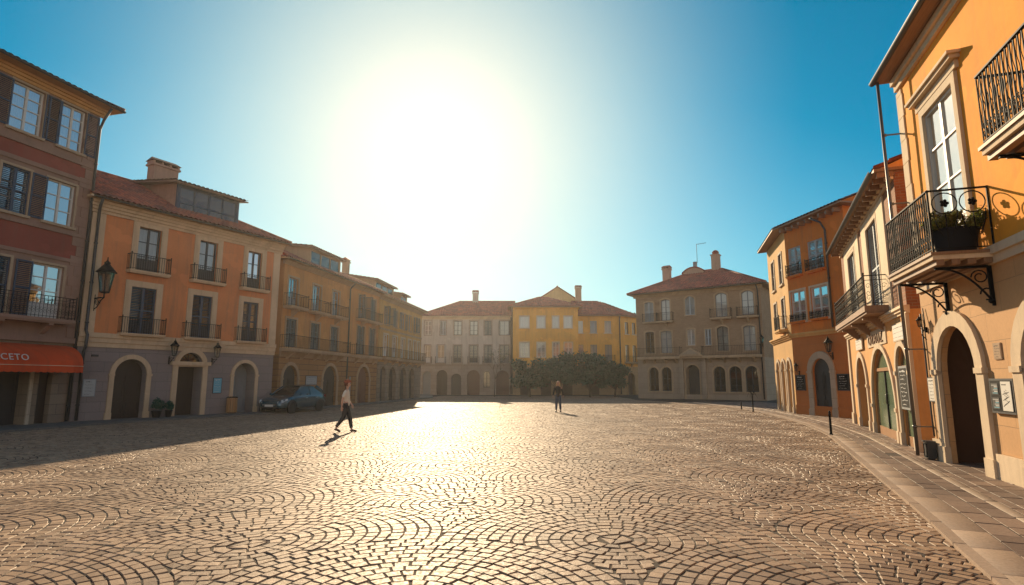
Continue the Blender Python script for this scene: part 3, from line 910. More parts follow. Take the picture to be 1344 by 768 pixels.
# ---------------------------------------------------------------- yellow-tan house with arcade
MAT['l4_tan'] = M_plaster('yellow_tan_plaster', (.54, .31, .10), amt=.35)
MAT['l4_stone'] = M_block('grey_tan_arcade_stone', (.30, .24, .18), (.26, .2, .15), (.12, .1, .08), .8, .38, .012)
H4 = House('arcaded_house', 'yellow-tan house with four stone arches and a long balcony, left row end', (-10.8, 46.8), (-9.3, 59.0), 9)
E4 = H4.L
for (u0, u1, mode) in ((.95, 2.1, 'half'), (3.25, 4.45, 'closed'), (5.6, 6.7, 'open'), (7.75, 8.6, None), (9.4, 10.2, 'half'), (10.85, 11.6, None)):
    H4.window(u0, u1, 6.4, 7.85, 'greywood', (.1, .04, 'l3_trim'), 'l3_trim', mode, 'shutter_teal', (2, 3), 'curtain')
    H4.window(u0, u1, 3.75, 5.55, 'white', (.12, .05, 'cream'), None, None, grid=(2, 3), curtain='curtain', door=True)
H4.balcony(.3, 12.1, 3.62, .6, .8, .14, 'l3_trim', 'bars', 6, .15)
for k, (u0, u1) in enumerate(((.3, 1.6), (2.5, 4.3), (5.5, 7.4), (8.25, 9.9))):
    H4.door(u0, u1, 2.9, 'doorwood' if k % 2 else 'darkwood', True, None, .3, (.2, .06, 'l4_stone'))
H4.wall('ground_floor_wall', 0, E4, 0, 3.25, MAT['l4_stone'])
H4.wall('upper_wall', 0, E4, 3.25, 8.65, MAT['l4_tan'])
H4.band('string_course', 0, E4, 5.9, 6.05, .05, MAT['l3_trim'])
H4.band('cornice', 0, E4, 8.35, 8.64, .2, MAT['l3_trim'], 3, .1)
r4 = H4.roof(box_roof(0, E4, 9, .5), [.46, .46, .46, .46], 8.7, 'tile_rust', soffit='l3_trim')
dormer(H4, 2.4, 7.2, 1.4, 5, 9.3, 10.4, 3, 'l3_trim', 'tile_rust', 'l3_trim', None, 11.0)
dormer(H4, 8.2, 10.2, 1.0, 4, 9.2, 10.0, 2, 'l3_trim', 'tile_rust', 'l3_trim', None, 10.4)
H4.chimney(r4, 3.4, 4.6, 10.4, 12.2, .5, .5, 'l3_trim', 'tile_red')

# ---------------------------------------------------------------- off-white house at the far end
MAT['f_white'] = M_plaster('off_white_plaster', (.47, .43, .37), amt=.45)
MAT['f_stone'] = M_block('warm_grey_stone', (.36, .30, .24), (.31, .25, .2), (.15, .12, .1), .8, .4, .01)
HF = House('pale_house', 'off-white far house with dark shutters, arches and a single white chimney', (-11.5, 72), (0.0, 72), 9)
EF = HF.L
for (u0, u1, fr, mode, sh) in ((.57, 1.37, 'white', None, ''), (2.5, 3.2, 'white', 'closed', 'shutter_grey'), (4.22, 5.18, 'darkwood', None, ''), (6.22, 7.2, 'darkwood', None, ''), (8.05, 8.92, 'greywood', 'closed', 'shutter_teal'), (9.98, 11.1, 'greywood', 'half', 'shutter_teal')):
    HF.window(u0, u1, 7.4, 9.15, fr, (.14, .04, 'f_stone'), 'f_stone', mode, sh, (2, 3), 'curtain')
for (u0, u1, fr, mode, sh) in ((.62, 1.3, 'white', None, ''), (2.2, 3.05, 'white', 'half', 'shutter_grey'), (4.2, 5.18, 'darkwood', 'closed', 'shutter_blue'), (6.2, 7.2, 'darkwood', 'closed', 'shutter_blue'), (8.05, 8.95, 'greywood', 'closed', 'shutter_blue'), (9.98, 11.1, 'greywood', 'closed', 'shutter_blue')):
    HF.window(u0, u1, 3.95, 6.1, fr, (.14, .04, 'f_stone'), None, mode, sh, (2, 3), 'curtain', door=True)
    HF.balcony(u0 - .25, u1 + .25, 3.88, .3, .75, .08, 'f_stone', 'bars', 0, .13)
for (u0, u1, t, m) in ((.45, 1.45, 2.9, 'greywood'), (2.15, 3.48, 3.05, 'doorwood'), (3.95, 5.22, 2.6, 'darkwood'), (5.92, 7.5, 3.05, 'brownwood'), (9.52, 11.12, 3.0, 'brownwood')):
    HF.door(u0, u1, t, m, True, None, .45, (.2, .05, 'f_stone'))
HF.window(7.95, 8.8, .9, 2.9, 'darkwood', (.15, .05, 'f_stone'), 'f_stone', None, '', (2, 3), None, arch=True)
HF.wall('ground_floor_wall', 0, EF, 0, 3.55, MAT['f_stone'])
HF.wall('upper_wall', 0, EF, 3.55, 9.65, MAT['f_white'])
HF.band('string_course', 0, EF, 3.5, 3.75, .08, MAT['f_stone'], 2)
HF.band('cornice', 0, EF, 9.35, 9.64, .2, MAT['cream'], 3)
rf = HF.roof(box_roof(0, EF, 9, .45), [.5, None, .5, .5], 9.72, 'tile_red', pitch=.3, soffit='cream', gablemat='f_white')
HF.chimney(rf, 6.6, 4.5, 11.4, 13.3, .75, .6, 'f_white', 'tile_red')
HF.pipe([(EF - .12, -.4, 9.6), (EF - .12, -.1, 9.2), (EF - .12, -.09, .1)], .07)

# ---------------------------------------------------------------- yellow house (pavilion + wing)
MAT['y_yellow'] = M_plaster('egg_yellow_plaster', (.74, .39, .07), amt=.32)
MAT['y_stone'] = M_block('yellow_grey_stone', (.40, .29, .16), (.34, .24, .13), (.16, .12, .08), .9, .4, .01)
HY = House('yellow_house', 'yellow house with low hipped tile roof and white windows behind the bushy trees', (0.0, 71), (8.2, 71), 9)
EY = HY.L
for (u0, u1) in ((.95, 2.1), (3.1, 4.1), (5.02, 5.8), (6.45, 7.45)):
    HY.window(u0, u1, 8.2, 9.65, 'white', (.1, .04, 'cream'), 'cream', None, '', (2, 2), 'sheer')
    HY.window(u0, u1, 4.6, 6.4, 'white', (.1, .04, 'cream'), 'cream', None, '', (2, 3), 'curtain')
for (u0, u1) in ((1.0, 2.2), (3.5, 4.8), (6.2, 7.4)):
    HY.door(u0, u1, 2.8, 'doorwood', True, None, .4, (.18, .05, 'y_stone'))
HY.wall('ground_floor_wall', 0, EY, 0, 3.5, MAT['y_stone'])
HY.wall('upper_wall', 0, EY, 3.5, 10.75, MAT['y_yellow'])
HY.band('string_course', 0, EY, 6.8, 6.92, .05, MAT['y_yellow'])
HY.band('cornice', 0, EY, 10.5, 10.74, .16, MAT['y_yellow'], 2, .1)
HY.roof(box_roof(0, EY, 7.0, .5), [.42, .42, .42, .42], 10.82, 'tile_red', pitch=.3, soffit='soffit')
HY.pipe([(.02, -.4, 10.7), (.02, -.1, 10.3), (.02, -.09, .1)], .07)

HZ = House('yellow_wing_house', 'lower yellow house with a dark downpipe at its corner, left of the stone palazzo', (8.25, 72.2), (13.6, 72.2), 9)
EZ = HZ.L
for (u0, u1, sh) in ((.1, .7, None), (1.58, 2.42, 'closed'), (3.4, 4.25, None)):
    HZ.window(u0, u1, 7.66, 9.19, 'white', (.1, .04, 'y_yellow'), 'cream', sh, 'shutter_grey', (2, 2), 'sheer')
    HZ.window(u0, u1, 4.1, 6.2, 'greywood', (.1, .04, 'y_yellow'), 'cream', None, '', (2, 3), 'curtain')
HZ.balcony(3.1, 4.6, 4.05, .4, .8, .1, 'y_stone', 'bars', 1, .13)
HZ.door(1.3, 2.6, 2.8, 'doorwood', True, None, .4, (.18, .05, 'y_stone'))
HZ.wall('ground_floor_wall', 0, EZ, 0, 3.5, MAT['y_stone'], (True, False))
HZ.wall('upper_wall', 0, EZ, 3.5, 9.8, MAT['y_yellow'], (True, False))
HZ.pipe([(EZ - .05, -.4, 9.8), (EZ - .05, -.1, 9.4), (EZ - .05, -.09, .1)], .08)
a_side = math.atan2(2.4, 3.0)
HZ.frame((EZ, 0), a_side)
for u0 in (.9, 2.3):
    HZ.window(u0, u0 + .7, 7.6, 9.1, 'darkwood', (.08, .04, 'y_yellow'), 'cream', None, '', (2, 2), 'curtain')
    HZ.window(u0, u0 + .7, 4.1, 6.2, 'darkwood', (.08, .04, 'y_yellow'), 'cream', None, '', (2, 3), 'curtain')
HZ.balcony(.7, 3.3, 4.0, .4, .8, .1, 'y_stone', 'bars', 1, .13)
HZ.door(1.2, 2.5, 2.7, 'doorwood', True, None, .4, (.18, .05, 'y_stone'))
HZ.wall('ground_floor_wall', 0, 3.84, 0, 3.5, MAT['y_stone'], (False, True), D=6)
HZ.wall('upper_wall', 0, 3.84, 3.5, 9.8, MAT['y_yellow'], (False, True), D=6)
HZ.frame()
rz = HZ.roof([(-.3, -.45), (EZ + .15, -.45), (EZ + 3.5, 2.2), (EZ + 1.5, 8.9), (-.3, 9.4)], [.5, .5, .5, .5, None], 9.86, 'tile_red', pitch=.3, soffit='soffit', gablemat='y_yellow')
HZ.chimney(rz, .9, 6.3, 12.0, 14.3, .8, .7, 'trim', 'tile_red')

HB = House('back_house', 'pale yellow gable under a tile roof rising behind the yellow house', (2.6, 80.5), (10.2, 80.5), 7)
MAT['b_cream'] = M_plaster('pale_yellow_plaster', (.60, .45, .22), amt=.2)
HB.wall('wall', 0, 7.6, 0, 12.3, MAT['b_cream'])
HB.frame((0, 0))
bb = MB(); bb.prism([(0, 12.3), (7.6, 12.3), (3.9, 14.9)], -.01, .2, MAT['b_cream']); HB.put('gable', bb.mesh('gable'))
rb_ = HB.roof([(-.4, -.4), (8.0, -.4), (8.0, 7.3), (-.4, 7.3)], [None, .65, None, .65], 12.15, 'tile_red', pitch=.3)

# ---------------------------------------------------------------- stone palazzo
MAT['s_brick'] = M_block('tan_rubble_brick', (.42, .27, .16), (.34, .215, .12), (.34, .27, .19), .3, .1, .014, .88, .02, mottled=.5)
MAT['s_stone'] = M_block('tan_dressed_stone', (.40, .31, .22), (.36, .275, .195), (.2, .155, .11), 1.0, .5, .008)
MAT['s_trim'] = M_plaster('sandstone_trim', (.44, .32, .2), amt=.4)
HS = House('stone_palazzo', 'three-storey tan stone palazzo with arched openings, hipped red roof and a pediment', (12.6, 58.0), (22.3, 51.0), 9)
ES = HS.L
for (u0, u1, v0, v1, rs, bal) in ((.93, 1.87, 7.55, 9.5, .12, 0), (2.65, 3.55, 7.55, 9.65, .12, 1), (5.08, 6.0, 7.95, 9.75, .35, 0), (7.95, 9.0, 7.6, 9.85, .25, 1), (10.3, 11.35, 7.65, 9.85, .25, 1)):
    HS.window(u0, u1, v0, v1, 'greywood', (.14, .05, 's_trim'), None if bal else 's_trim', 'closed' if not bal else None, 'shutter_grey' if not bal else '', (2, 3), 'sheer', arch=True, rise=rs)
for (a, c) in ((.75, 2.3), (2.3, 3.95), (7.5, 9.45), (9.9, 11.75)):
    HS.balcony(a, c, 7.5, .55 if a != .75 else .3, .8, .1, 's_trim', 'bars', 1 if a > 2 else 0, .14)
for (u0, u1, v0, v1, rs, fr, cu) in ((.9, 1.83, 4.4, 6.55, .1, 'darkwood', None), (2.5, 3.6, 4.4, 6.55, .1, 'greywood', 'sheer'), (5.15, 5.87, 5.05, 6.6, .1, 'white', 'sheer'), (7.95, 8.95, 4.45, 6.7, .2, 'darkwood', 'curtain'), (10.3, 11.32, 4.4, 6.65, .15, 'greywood', 'sheer')):
    HS.window(u0, u1, v0, v1, fr, (.14, .05, 's_trim'), 's_trim', None, '', (2, 3), cu, arch=True, rise=rs)
HS.window(6.85, 7.4, 5.0, 6.5, 's_trim', (.1, .04, 's_trim'), 's_trim', 'closed', 'shutter_grey', (1, 2))
HS.balcony(.2, 4.6, 4.02, .7, .85, .18, 's_trim', 'bars', 4, .14)
HS.balcony(6.6, 11.8, 4.02, .7, .85, .18, 's_trim', 'bars', 4, .14)
b = MB(); b.prism([(4.55, 0), (6.65, 0), (6.65, .14), (5.6, .78), (4.55, .14)], -.75, .02, MAT['s_trim']); b.prism([(4.8, .16), (6.4, .16), (5.6, .62)], -.78, -.74, MAT['s_stone'])
b.box(4.3, 6.9, -.55, .02, -.2, -.002, MAT['s_trim']); b.box(4.35, 4.7, -.3, .02, -3.95, -.21, MAT['s_stone']); b.box(6.5, 6.85, -.3, .02, -3.95, -.21, MAT['s_stone'])
HS.put('pediment', b.mesh('pediment'), 0, 0, 4.0)
for (u0, u1) in ((1.15, 2.15), (2.45, 3.45), (7.45, 8.5), (8.85, 9.92), (10.25, 11.35)):
    HS.window(u0, u1, .72, 3.02, 'darkwood', (.16, .06, 's_trim'), 's_trim', None, '', (2, 3), None, 'darkglass', arch=True, rev=.3)
HS.door(4.85, 6.15, 3.2, 'darkwood', True, None, .9, (.12, .05, 's_trim'))
HS.wall('ground_floor_wall', 0, ES, 0, 3.82, MAT['s_stone'])
HS.wall('upper_wall', 0, ES, 3.82, 10.3, MAT['s_brick'])
HS.band('cornice', 0, ES, 9.98, 10.29, .3, MAT['s_trim'], 4, .2)
HS.band('plinth', 0, ES, .0, .45, .06, MAT['s_stone'])
rs_ = HS.roof(box_roof(0, ES, 9, .65), [.5, .5, .5, .5], 10.36, 'tile_red', soffit='s_trim')
HS.gutter(-.6, ES + .6, -.7, 10.34)
MAT['s_chim'] = M_plaster('pink_chimney_render', (.46, .30, .22), amt=.35)
HS.chimney(rs_, 2.2, 3.2, 11.4, 13.2, .72, .7, 's_chim', 'tile_red')
HS.chimney(rs_, 6.9, 4.6, 12.4, 14.4, .75, .7, 's_chim', 'tile_red', True)
b = MB(); pts = arch_pts(0, 2.2, 0, 1.25, .5); b.prism(pts, 0, 2.0, MAT['s_chim'])
P2 = arch_pts(-.1, 2.3, .7, 1.36, .55); b.ring([(p[0], p[1]) for p in arch_pts(0, 2.2, .72, 1.26, .5)], P2, -.12, 2.1, MAT['tile_red'])
b.box(.9, 1.25, .6, .9, 1.3, 2.0, MAT['greywood'])
b.tube([(1.3, .8, 1.9), (1.3, .8, 3.9)], .025, MAT['iron'], 5); b.bar((1.3, .8, 3.85), (2.3, .8, 3.9), .03, .03, MAT['iron'])
for k in range(5): b.bar((1.45 + k * .18, .55, 3.87), (1.45 + k * .18, 1.05, 3.87), .015, .015, MAT['iron'])
HS.put('roof_turret', b.mesh('roof_turret'), 3.7, 3.8, 12.0, rs_)
HS.pipe([(11.75, -.6, 10.2), (11.75, -.1, 9.8), (11.75, -.09, .1)], .06)

# ---------------------------------------------------------------- burnt-orange corner house, right
MAT['r3_orange'] = M_plaster('burnt_orange_plaster', (.66, .20, .03), amt=.32)
MAT['r3_low'] = M_block('orange_ashlar', (.56, .19, .045), (.52, .17, .04), (.36, .15, .06), 1.2, .5, .004, bumpd=.006)
MAT['r3_side'] = M_plaster('golden_plaster', (.66, .38, .13), amt=.15)
H6 = House('burnt_orange_house', 'burnt-orange corner house with pale shutters, arched dark door and two blackboards', (14.6, 30.0), (15.3, 25.7), 7)
E6 = H6.L
for (u0, u1) in ((.2, 1.2), (1.75, 2.85)):
    H6.window(u0, u1, 7.12, 8.6, 'white', None, 'r3_orange', 'closed', 'shutter_grey', (2, 3), rev=.12)
    H6.balcony(u0 - .06, u1 + .06, 7.1, .22, .55, .05, 'r3_orange', 'scroll', 0, .1)
    H6.window(u0 - .02, u1 + .1, 4.72, 6.28, 'white', (.1, .03, 'cream'), 'cream', None, '', (2, 3), 'sheer', rev=.12)
    H6.balcony(u0 - .02, u1 + .1, 4.72, .2, .3, .04, 'r3_orange', 'scroll', 0, .1)
H6.door(1.42, 2.68, 2.78, 'darkwood', True, None, .16, (.34, .06, 'palestone'), imposts=True)
H6.wall('ground_floor_wall', 0, E6, 0, 3.95, MAT['r3_low'], (False, True))
H6.wall('upper_wall', 0, E6, 3.95, 9.75, MAT['r3_orange'], (False, True))
H6.band('string_course', 0, E6, 3.9, 4.12, .12, MAT['r3_side'], 2)
H6.band('plinth', 0, E6, .0, .5, .04, MAT['r3_low'])
for k in range(9):
    b = MB(); b.box(.1 + k * .5, .22 + k * .5, -.35, .02, 9.5, 9.68, MAT['soffit']); H6.put('rafter_end', b.mesh('rafter_end'))
H6.pipe([(2.6, -.4, 9.6), (3.05, -.2, 9.3), (3.2, -.09, 8.9), (3.2, -.09, 4.2)], .05)
# lit side face
c_, s_ = math.cos(-H6.ang), math.sin(-H6.ang)
wx, wy = 16.1 - 14.6, 35.5 - 30.0
lx, ly = c_ * wx - s_ * wy, s_ * wx + c_ * wy
L6s = math.hypot(wx, wy)
sang = math.atan2(-ly, -lx)
H6.frame((lx, ly), sang)
for u0 in (1.3, 3.7):
    H6.window(u0, u0 + .85, 7.0, 8.7, 'darkwood', (.1, .04, 'cream'), 'cream', 'closed', 'shutter_blue', (2, 3), None)
    H6.window(u0, u0 + .85, 4.6, 6.2, 'darkwood', (.1, .04, 'cream'), 'cream', 'closed', 'shutter_blue', (2, 3), None)
H6.balcony(3.4, 4.9, 4.45, .45, .7, .1, 'r3_side', 'bars', 0, .12)
for u0 in (.9, 2.5, 4.1):
    H6.door(u0, u0 + 1.0, 2.8, 'doorwood', True, None, .3, (.16, .07, 'cream'))
H6.wall('ground_floor_wall', 0, L6s, 0, 3.95, MAT['r3_side'], (True, False), D=5)
H6.wall('upper_wall', 0, L6s, 3.95, 9.75, MAT['r3_side'], (True, False), D=5)
H6.band('string_course', 0, L6s, 3.88, 4.14, .2, MAT['r3_side'], 3)
H6.frame()
n6 = Vector((-math.sin(sang), math.cos(sang)))
p6 = Vector((lx, ly)) - n6 * .5 - Vector((math.cos(sang), math.sin(sang))) * .4
H6.roof([(-.38, -.42), (E6 + .4, -.42), (E6 + .4, 7.4), (lx + 4.5, ly + 4.5), tuple(p6)], [.4, None, .4, .4, .4], 9.82, 'tile_dark', soffit='soffit', gablemat='r3_orange')

# ---------------------------------------------------------------- brick and cream shop house, right
MAT['r2_shop'] = M_plaster('pale_orange_render', (.68, .36, .13), amt=.2)
MAT['r2_cream'] = M_plaster('cream_panel_render', (.74, .60, .42), amt=.15)
H7 = House('shop_house', 'brick and cream house with a green-glass shopfront under an iron balcony', (13.8, 23.6), (9.7, 14.0), 8)
E7 = H7.L
H7.window(2.0, 3.6, 3.75, 6.35, 'greywood', (.12, .05, 'cream'), None, 'closed', 'shutter_grey', (2, 4), door=True)
H7.window(6.2, 7.9, 3.75, 6.45, 'greywood', (.12, .05, 'cream'), None, 'closed', 'shutter_grey', (2, 4), door=True)
H7.door(1.75, 3.75, 2.55, 'brownwood', True, None, .3, (.2, .06, 'cream'))
# arched shopfront openings
def shopfront(u0, u1, top, name, leaves):
    o = op(u0, u1, 0, top, True, None, .16); H7.ops.append(o)
    w = u1 - u0; lo = op(0, w, 0, top, True, None, .16)
    b = MB(); m = MAT['orangewood']; f = .1
    I = dict(lo, u0=f, u1=w - f, v0=0, v1=top - f)
    b.ring(outline(I), outline(lo), .06, .16, m)
    zt = min(2.0, top - .6)
    b.box(f, w - f, .05, .15, zt, zt + .1, m); b.box(f, w - f, .06, .15, 0, .28, m)
    for k in range(1, leaves):
        x = w * k / leaves; b.box(x - .04, x + .04, .055, .145, .28, zt, MAT['iron'])
    d = H7.put(name, b.mesh(name), u0, 0, 0)
    p = MB(); pts = outline(dict(lo, v0=.1)); p.add([(q[0], .09, q[1]) for q in pts], [tuple(range(len(pts)))], MAT['greenglass'])
    H7.put('pane', p.mesh('pane'), parent=d)
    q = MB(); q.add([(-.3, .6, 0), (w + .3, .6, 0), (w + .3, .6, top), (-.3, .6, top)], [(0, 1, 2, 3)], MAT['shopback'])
    H7.put('interior_screen', q.mesh('interior_screen'), parent=d)
    if leaves > 1:
        h = MB(); h.tube([(w / 2 + .1, .1, 1.0), (w / 2 + .1, .03, 1.02), (w / 2 + .1, .03, 1.3), (w / 2 + .1, .1, 1.32)], .015, MAT['zinc'])
        H7.put('handle', h.mesh('handle'), parent=d)
    H7.surround(d, lo, (.16, .06, 'cream'), True)
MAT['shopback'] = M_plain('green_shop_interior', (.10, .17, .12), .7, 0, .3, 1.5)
shopfront(4.7, 8.2, 2.68, 'shop_door', 2)
shopfront(8.75, 10.1, 2.6, 'shop_window', 1)
H7.wall('ground_floor_wall', 0, E7, 0, 3.45, MAT['r2_shop'])
H7.wall('upper_wall', 0, E7, 3.45, 7.0, MAT['brick'])
b = MB(); b.box(E7 - .02, E7 + .03, .55, 8, 3.5, 6.99, MAT['trim']); H7.put('end_render', b.mesh('end_render'))
b = MB()
for (u0, u1, w0, w1, t) in ((1.0, 4.6, 1.86, 3.74, 6.5), (5.3, 9.0, 6.06, 8.04, 6.6)):
    for (x0, x1, z0, z1) in ((u0, w0, 3.6, 6.77), (w1, u1, 3.6, 6.77), (w0, w1, t, 6.77)):
        b.box(x0, x1, -.04, .01, z0, z1, MAT['r2_cream'])
H7.put('render_panels', b.mesh('render_panels'))
H7.band('string_course', 0, E7, 3.35, 3.55, .14, MAT['r2_cream'], 3, .04)
H7.band('cornice', 0, E7, 6.79, 6.99, .12, MAT['r2_cream'], 2)
b = MB(); b.box(0, .35, -.06, .02, 0, 3.34, MAT['cream']); b.box(-.05, .42, -.1, .02, 0, .45, MAT['cream']); H7.put('pilaster', b.mesh('pilaster'))
b = MB(); b.box(E7 - .3, E7 + .02, -.06, .02, 0, 3.34, MAT['cream']); H7.put('pilaster', b.mesh('pilaster'))
H7.balcony(1.8, 8.6, 3.78, .62, .85, .16, 'soffit', 'scroll', 3, .15, corbel='stone')
H7.roof(box_roof(0, E7, 8, .42, .06), [.4, None, .4, None], 7.06, 'tile_rust', soffit='soffit', gablemat='r2_shop')
H7.gutter(-.1, E7 + .06, -.47, 7.04)
for k in range(20):
    b = MB(); b.box(.1 + k * .54, .2 + k * .54, -.36, .02, 6.86, 7.0, MAT['soffit']); H7.put('rafter_end', b.mesh('rafter_end'))

# ---------------------------------------------------------------- near golden house, right
MAT['r1_gold'] = M_plaster('golden_orange_plaster', (.88, .34, .03), (.40, .17, .05), .3)
MAT['r1_stone'] = M_block('sandstone_ashlar', (.62, .36, .165), (.57, .32, .145), (.38, .24, .12), 1.15, .48, .006, bumpd=.012)
MAT['r1_pale'] = M_plaster('pale_limestone', (.66, .52, .36), amt=.25)
H8 = House('golden_house', 'near golden-orange house with two iron balconies above a sandstone arch', (9.4, 13.35), (6.6, 4.6), 9)
U8, E8 = .45, 12.0
H8.window(1.85, 3.35, 3.95, 7.3, 'white', (.16, .06, 'r1_pale'), None, None, '', (2, 4), 'sheer', door=True, rev=.075)
H8.window(6.3, 7.8, 5.1, 8.1, 'white', (.16, .06, 'r1_pale'), None, None, '', (2, 4), 'sheer', door=True, rev=.075)
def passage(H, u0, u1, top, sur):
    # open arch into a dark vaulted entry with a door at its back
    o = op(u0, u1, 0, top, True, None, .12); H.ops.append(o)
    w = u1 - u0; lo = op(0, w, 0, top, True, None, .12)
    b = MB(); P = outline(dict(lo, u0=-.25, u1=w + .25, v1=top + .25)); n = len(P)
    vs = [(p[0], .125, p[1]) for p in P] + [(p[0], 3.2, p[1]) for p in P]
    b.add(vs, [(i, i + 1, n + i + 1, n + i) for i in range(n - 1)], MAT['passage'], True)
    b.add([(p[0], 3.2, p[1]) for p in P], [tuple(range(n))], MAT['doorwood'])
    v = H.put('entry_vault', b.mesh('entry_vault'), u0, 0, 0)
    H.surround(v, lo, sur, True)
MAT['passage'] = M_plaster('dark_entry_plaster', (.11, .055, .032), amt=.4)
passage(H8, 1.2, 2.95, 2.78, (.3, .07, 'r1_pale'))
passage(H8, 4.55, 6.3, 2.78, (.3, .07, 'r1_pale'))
H8.door(7.9, 9.6, 2.78, 'doorwood', True, None, .5, (.3, .07, 'r1_pale'))
H8.wall('ground_floor_wall', U8, E8, 0, 3.72, MAT['r1_stone'])
H8.wall('upper_wall', U8, E8, 3.72, 8.85, MAT['r1_gold'])
H8.band('plinth', U8, 1.16 - .26, 0, .46, .05, MAT['r1_pale'])
H8.band('plinth', 3.3, 4.2, 0, .46, .05, MAT['r1_pale'])
H8.band('plinth', 6.65, 7.55, 0, .46, .05, MAT['r1_pale'])
H8.band('string_course', U8, E8, 3.66, 3.95, .1, MAT['r1_pale'], 2)
H8.band('cornice', U8, E8, 8.55, 8.84, .14, MAT['r1_pale'], 2)
quoins(H8, U8, -1, 3.98, 8.5, 'r1_pale', .03, .55, .34, .3)
b = MB()
b.box(1.58, 3.62, -.07, .02, 7.47, 7.62, MAT['r1_pale']); b.box(1.5, 3.7, -.17, .02, 7.63, 7.7, MAT['r1_pale']); b.box(1.45, 3.75, -.22, .02, 7.703, 7.76, MAT['r1_pale'])
H8.put('window_hood', b.mesh('window_hood'))
r8 = H8.roof(box_roof(U8, E8, 9, .42, .12), [.42, None, .42, None], 8.93, 'tile_dark', soffit='soffit', gablemat='r1_gold')
H8.gutter(U8 - .15, E8, -.47, 8.92)
# balconies with iron brackets
def near_balcony(u0, u1, z, depth, h, bracket_us):
    w = u1 - u0
    b = MB(); b.box(0, w, -depth, 0, -.13, 0, MAT['r1_pale']); b.box(-.03, w + .03, -depth - .03, 0, -.05, -.001, MAT['soffit'])
    for k in range(4): b.box(.02, w - .02, -depth + .05 + k * depth / 4, -depth + .05 + k * depth / 4 + .12, -.22, -.131, MAT['soffit'])
    bal = H8.put('balcony', b.mesh('balcony'), u0, 0, z)
    q = MB(); m = MAT['rail_iron']; y = -depth + .03
    for (p, e) in (((.03, y), (w - .03, y)), ((.03, y), (.03, 0))):
        p, e = Vector(p), Vector(e); L = (e - p).length; d = (e - p).normalized()
        q.bar((p.x, p.y, h), (e.x, e.y, h), .05, .024, m); q.bar((p.x, p.y, .06), (e.x, e.y, .06), .024, .018, m)
        n = int(L / .1)
        for k in range(n + 1):
            c = p + d * (L * k / n)
            q.bar((c.x, c.y, 0), (c.x, c.y, h), .015, .015, m, (1, 0, 0))
            if k < n:
                c = c + d * (L / n / 2)
                q.tube([(c.x + d.x * .022 * math.sin(t_ * .9), c.y + d.y * .022 * math.sin(t_ * .9), .08 + t_ * (h - .1) / 16) for t_ in range(17)], .006, m, 4)
                for zc, fl in ((.16, 1), (.3, -1)):
                    q.tube([(c.x + d.x * r_ * math.cos(a), c.y + d.y * r_ * math.cos(a), zc + fl * r_ * 1.4 * math.sin(a)) for a, r_ in [(i * .6, .045 * (1 - i / 14)) for i in range(11)]], .007, m, 4)
    # end panel facing up the street: two rosettes over open bars
    x = w - .03; L = depth - .03
    q.bar((x, y, h), (x, 0, h), .05, .024, m); q.bar((x, y, .06), (x, 0, .06), .024, .018, m)
    for f in (0, 1): q.bar((x, y * (1 - f) - .01 * f, 0), (x, y * (1 - f) - .01 * f, h + .02), .028, .028, m, (1, 0, 0))
    R_ = L * .21
    for f in (.27, .73):
        yc = y + L * f; zc = h - R_ - .05
        q.tube([(x, yc + R_ * math.cos(a), zc + R_ * math.sin(a)) for a in [2 * PI * i / 20 for i in range(20)]], .011, m, 5, True)
        for k in range(5):
            a = 2 * PI * k / 5; q.sphere((x, yc + .045 * math.cos(a), zc + .045 * math.sin(a)), .03, m, 6, 4)
        q.sphere((x, yc, zc), .025, m, 6, 4)
        for s in (-1, 1):
            q.tube([(x, yc + s * R_ * .95 * math.cos(t * 1.2), zc - R_ * .7 - t * (h * .42)) for t in [i / 10 for i in range(11)]], .009, m, 5)
        q.bar((x, yc, .06), (x, yc, zc - R_), .014, .014, m, (1, 0, 0))
    H8.put('railing', q.mesh('railing'), parent=bal)
    for u in bracket_us:
        g = MB(); iron_bracket(g, depth * .9); g.bar((0, -.03, 0), (0, -.03, -.62), .07, .03, m, (1, 0, 0)); g.sphere((0, -.05, -.62), .05, m, 8, 5)
        g.tube([(0, -.1 - .1 * math.cos(a), -.5 + .1 * math.sin(a)) for a in [i * .5 for i in range(11)]], .014, m, 5)
        H8.put('bracket', g.mesh('bracket'), u - u0, 0, -.23, bal)
    return bal
near_balcony(1.75, 4.1, 3.9, .92, 1.1, (2.0, 3.85))
near_balcony(6.05, 8.2, 5.02, .85, 1.05, (6.3, 7.9))
# downpipe standing in the gap to the next house
H8.pipe([(U8 + .02, -.4, 8.85), (U8 + .02, -.36, .08)], .036, 'zinc')
b = MB(); b.tube([(U8 + .02, -.03, 3.2), (U8 + .06, -.03, 2.4), (U8 + .05, -.03, 1.0), (U8 + .08, -.03, .5)], .018, MAT['darkzinc'], 6); b.tube([(U8 + .2, -.03, 3.3), (U8 + .3, -.05, 2.9), (U8 + .22, -.1, 2.7), (U8 + .3, -.05, 2.6)], .012, MAT['iron'], 5)
H8.put('cable', b.mesh('cable'))

# ================================================================== ground
def lerp_line(tab, y):
    for (y0, x0), (y1, x1) in zip(tab, tab[1:]):
        if y <= y1: return x0 + (x1 - x0) * (y - y0) / (y1 - y0)
    return tab[-1][1]
KERB = [(-6, 2.2), (0, 2.75), (3, 3.35), (5.16, 4.1), (7.64, 5.27), (10.06, 6.3), (13.52, 7.82), (18.63, 10.04), (23.3, 11.6), (27.86, 12.75), (33.1, 13.7), (36.3, 14.1), (41, 14.2), (46, 13.2), (52, 11.2)]
LEFT = [(-6, -24), (0, -22), (14, -19.6), (18.6, -18.2), (23.6, -16.6), (32.2, -11.9), (46.5, -9.6), (60, -8.0), (80, -8)]

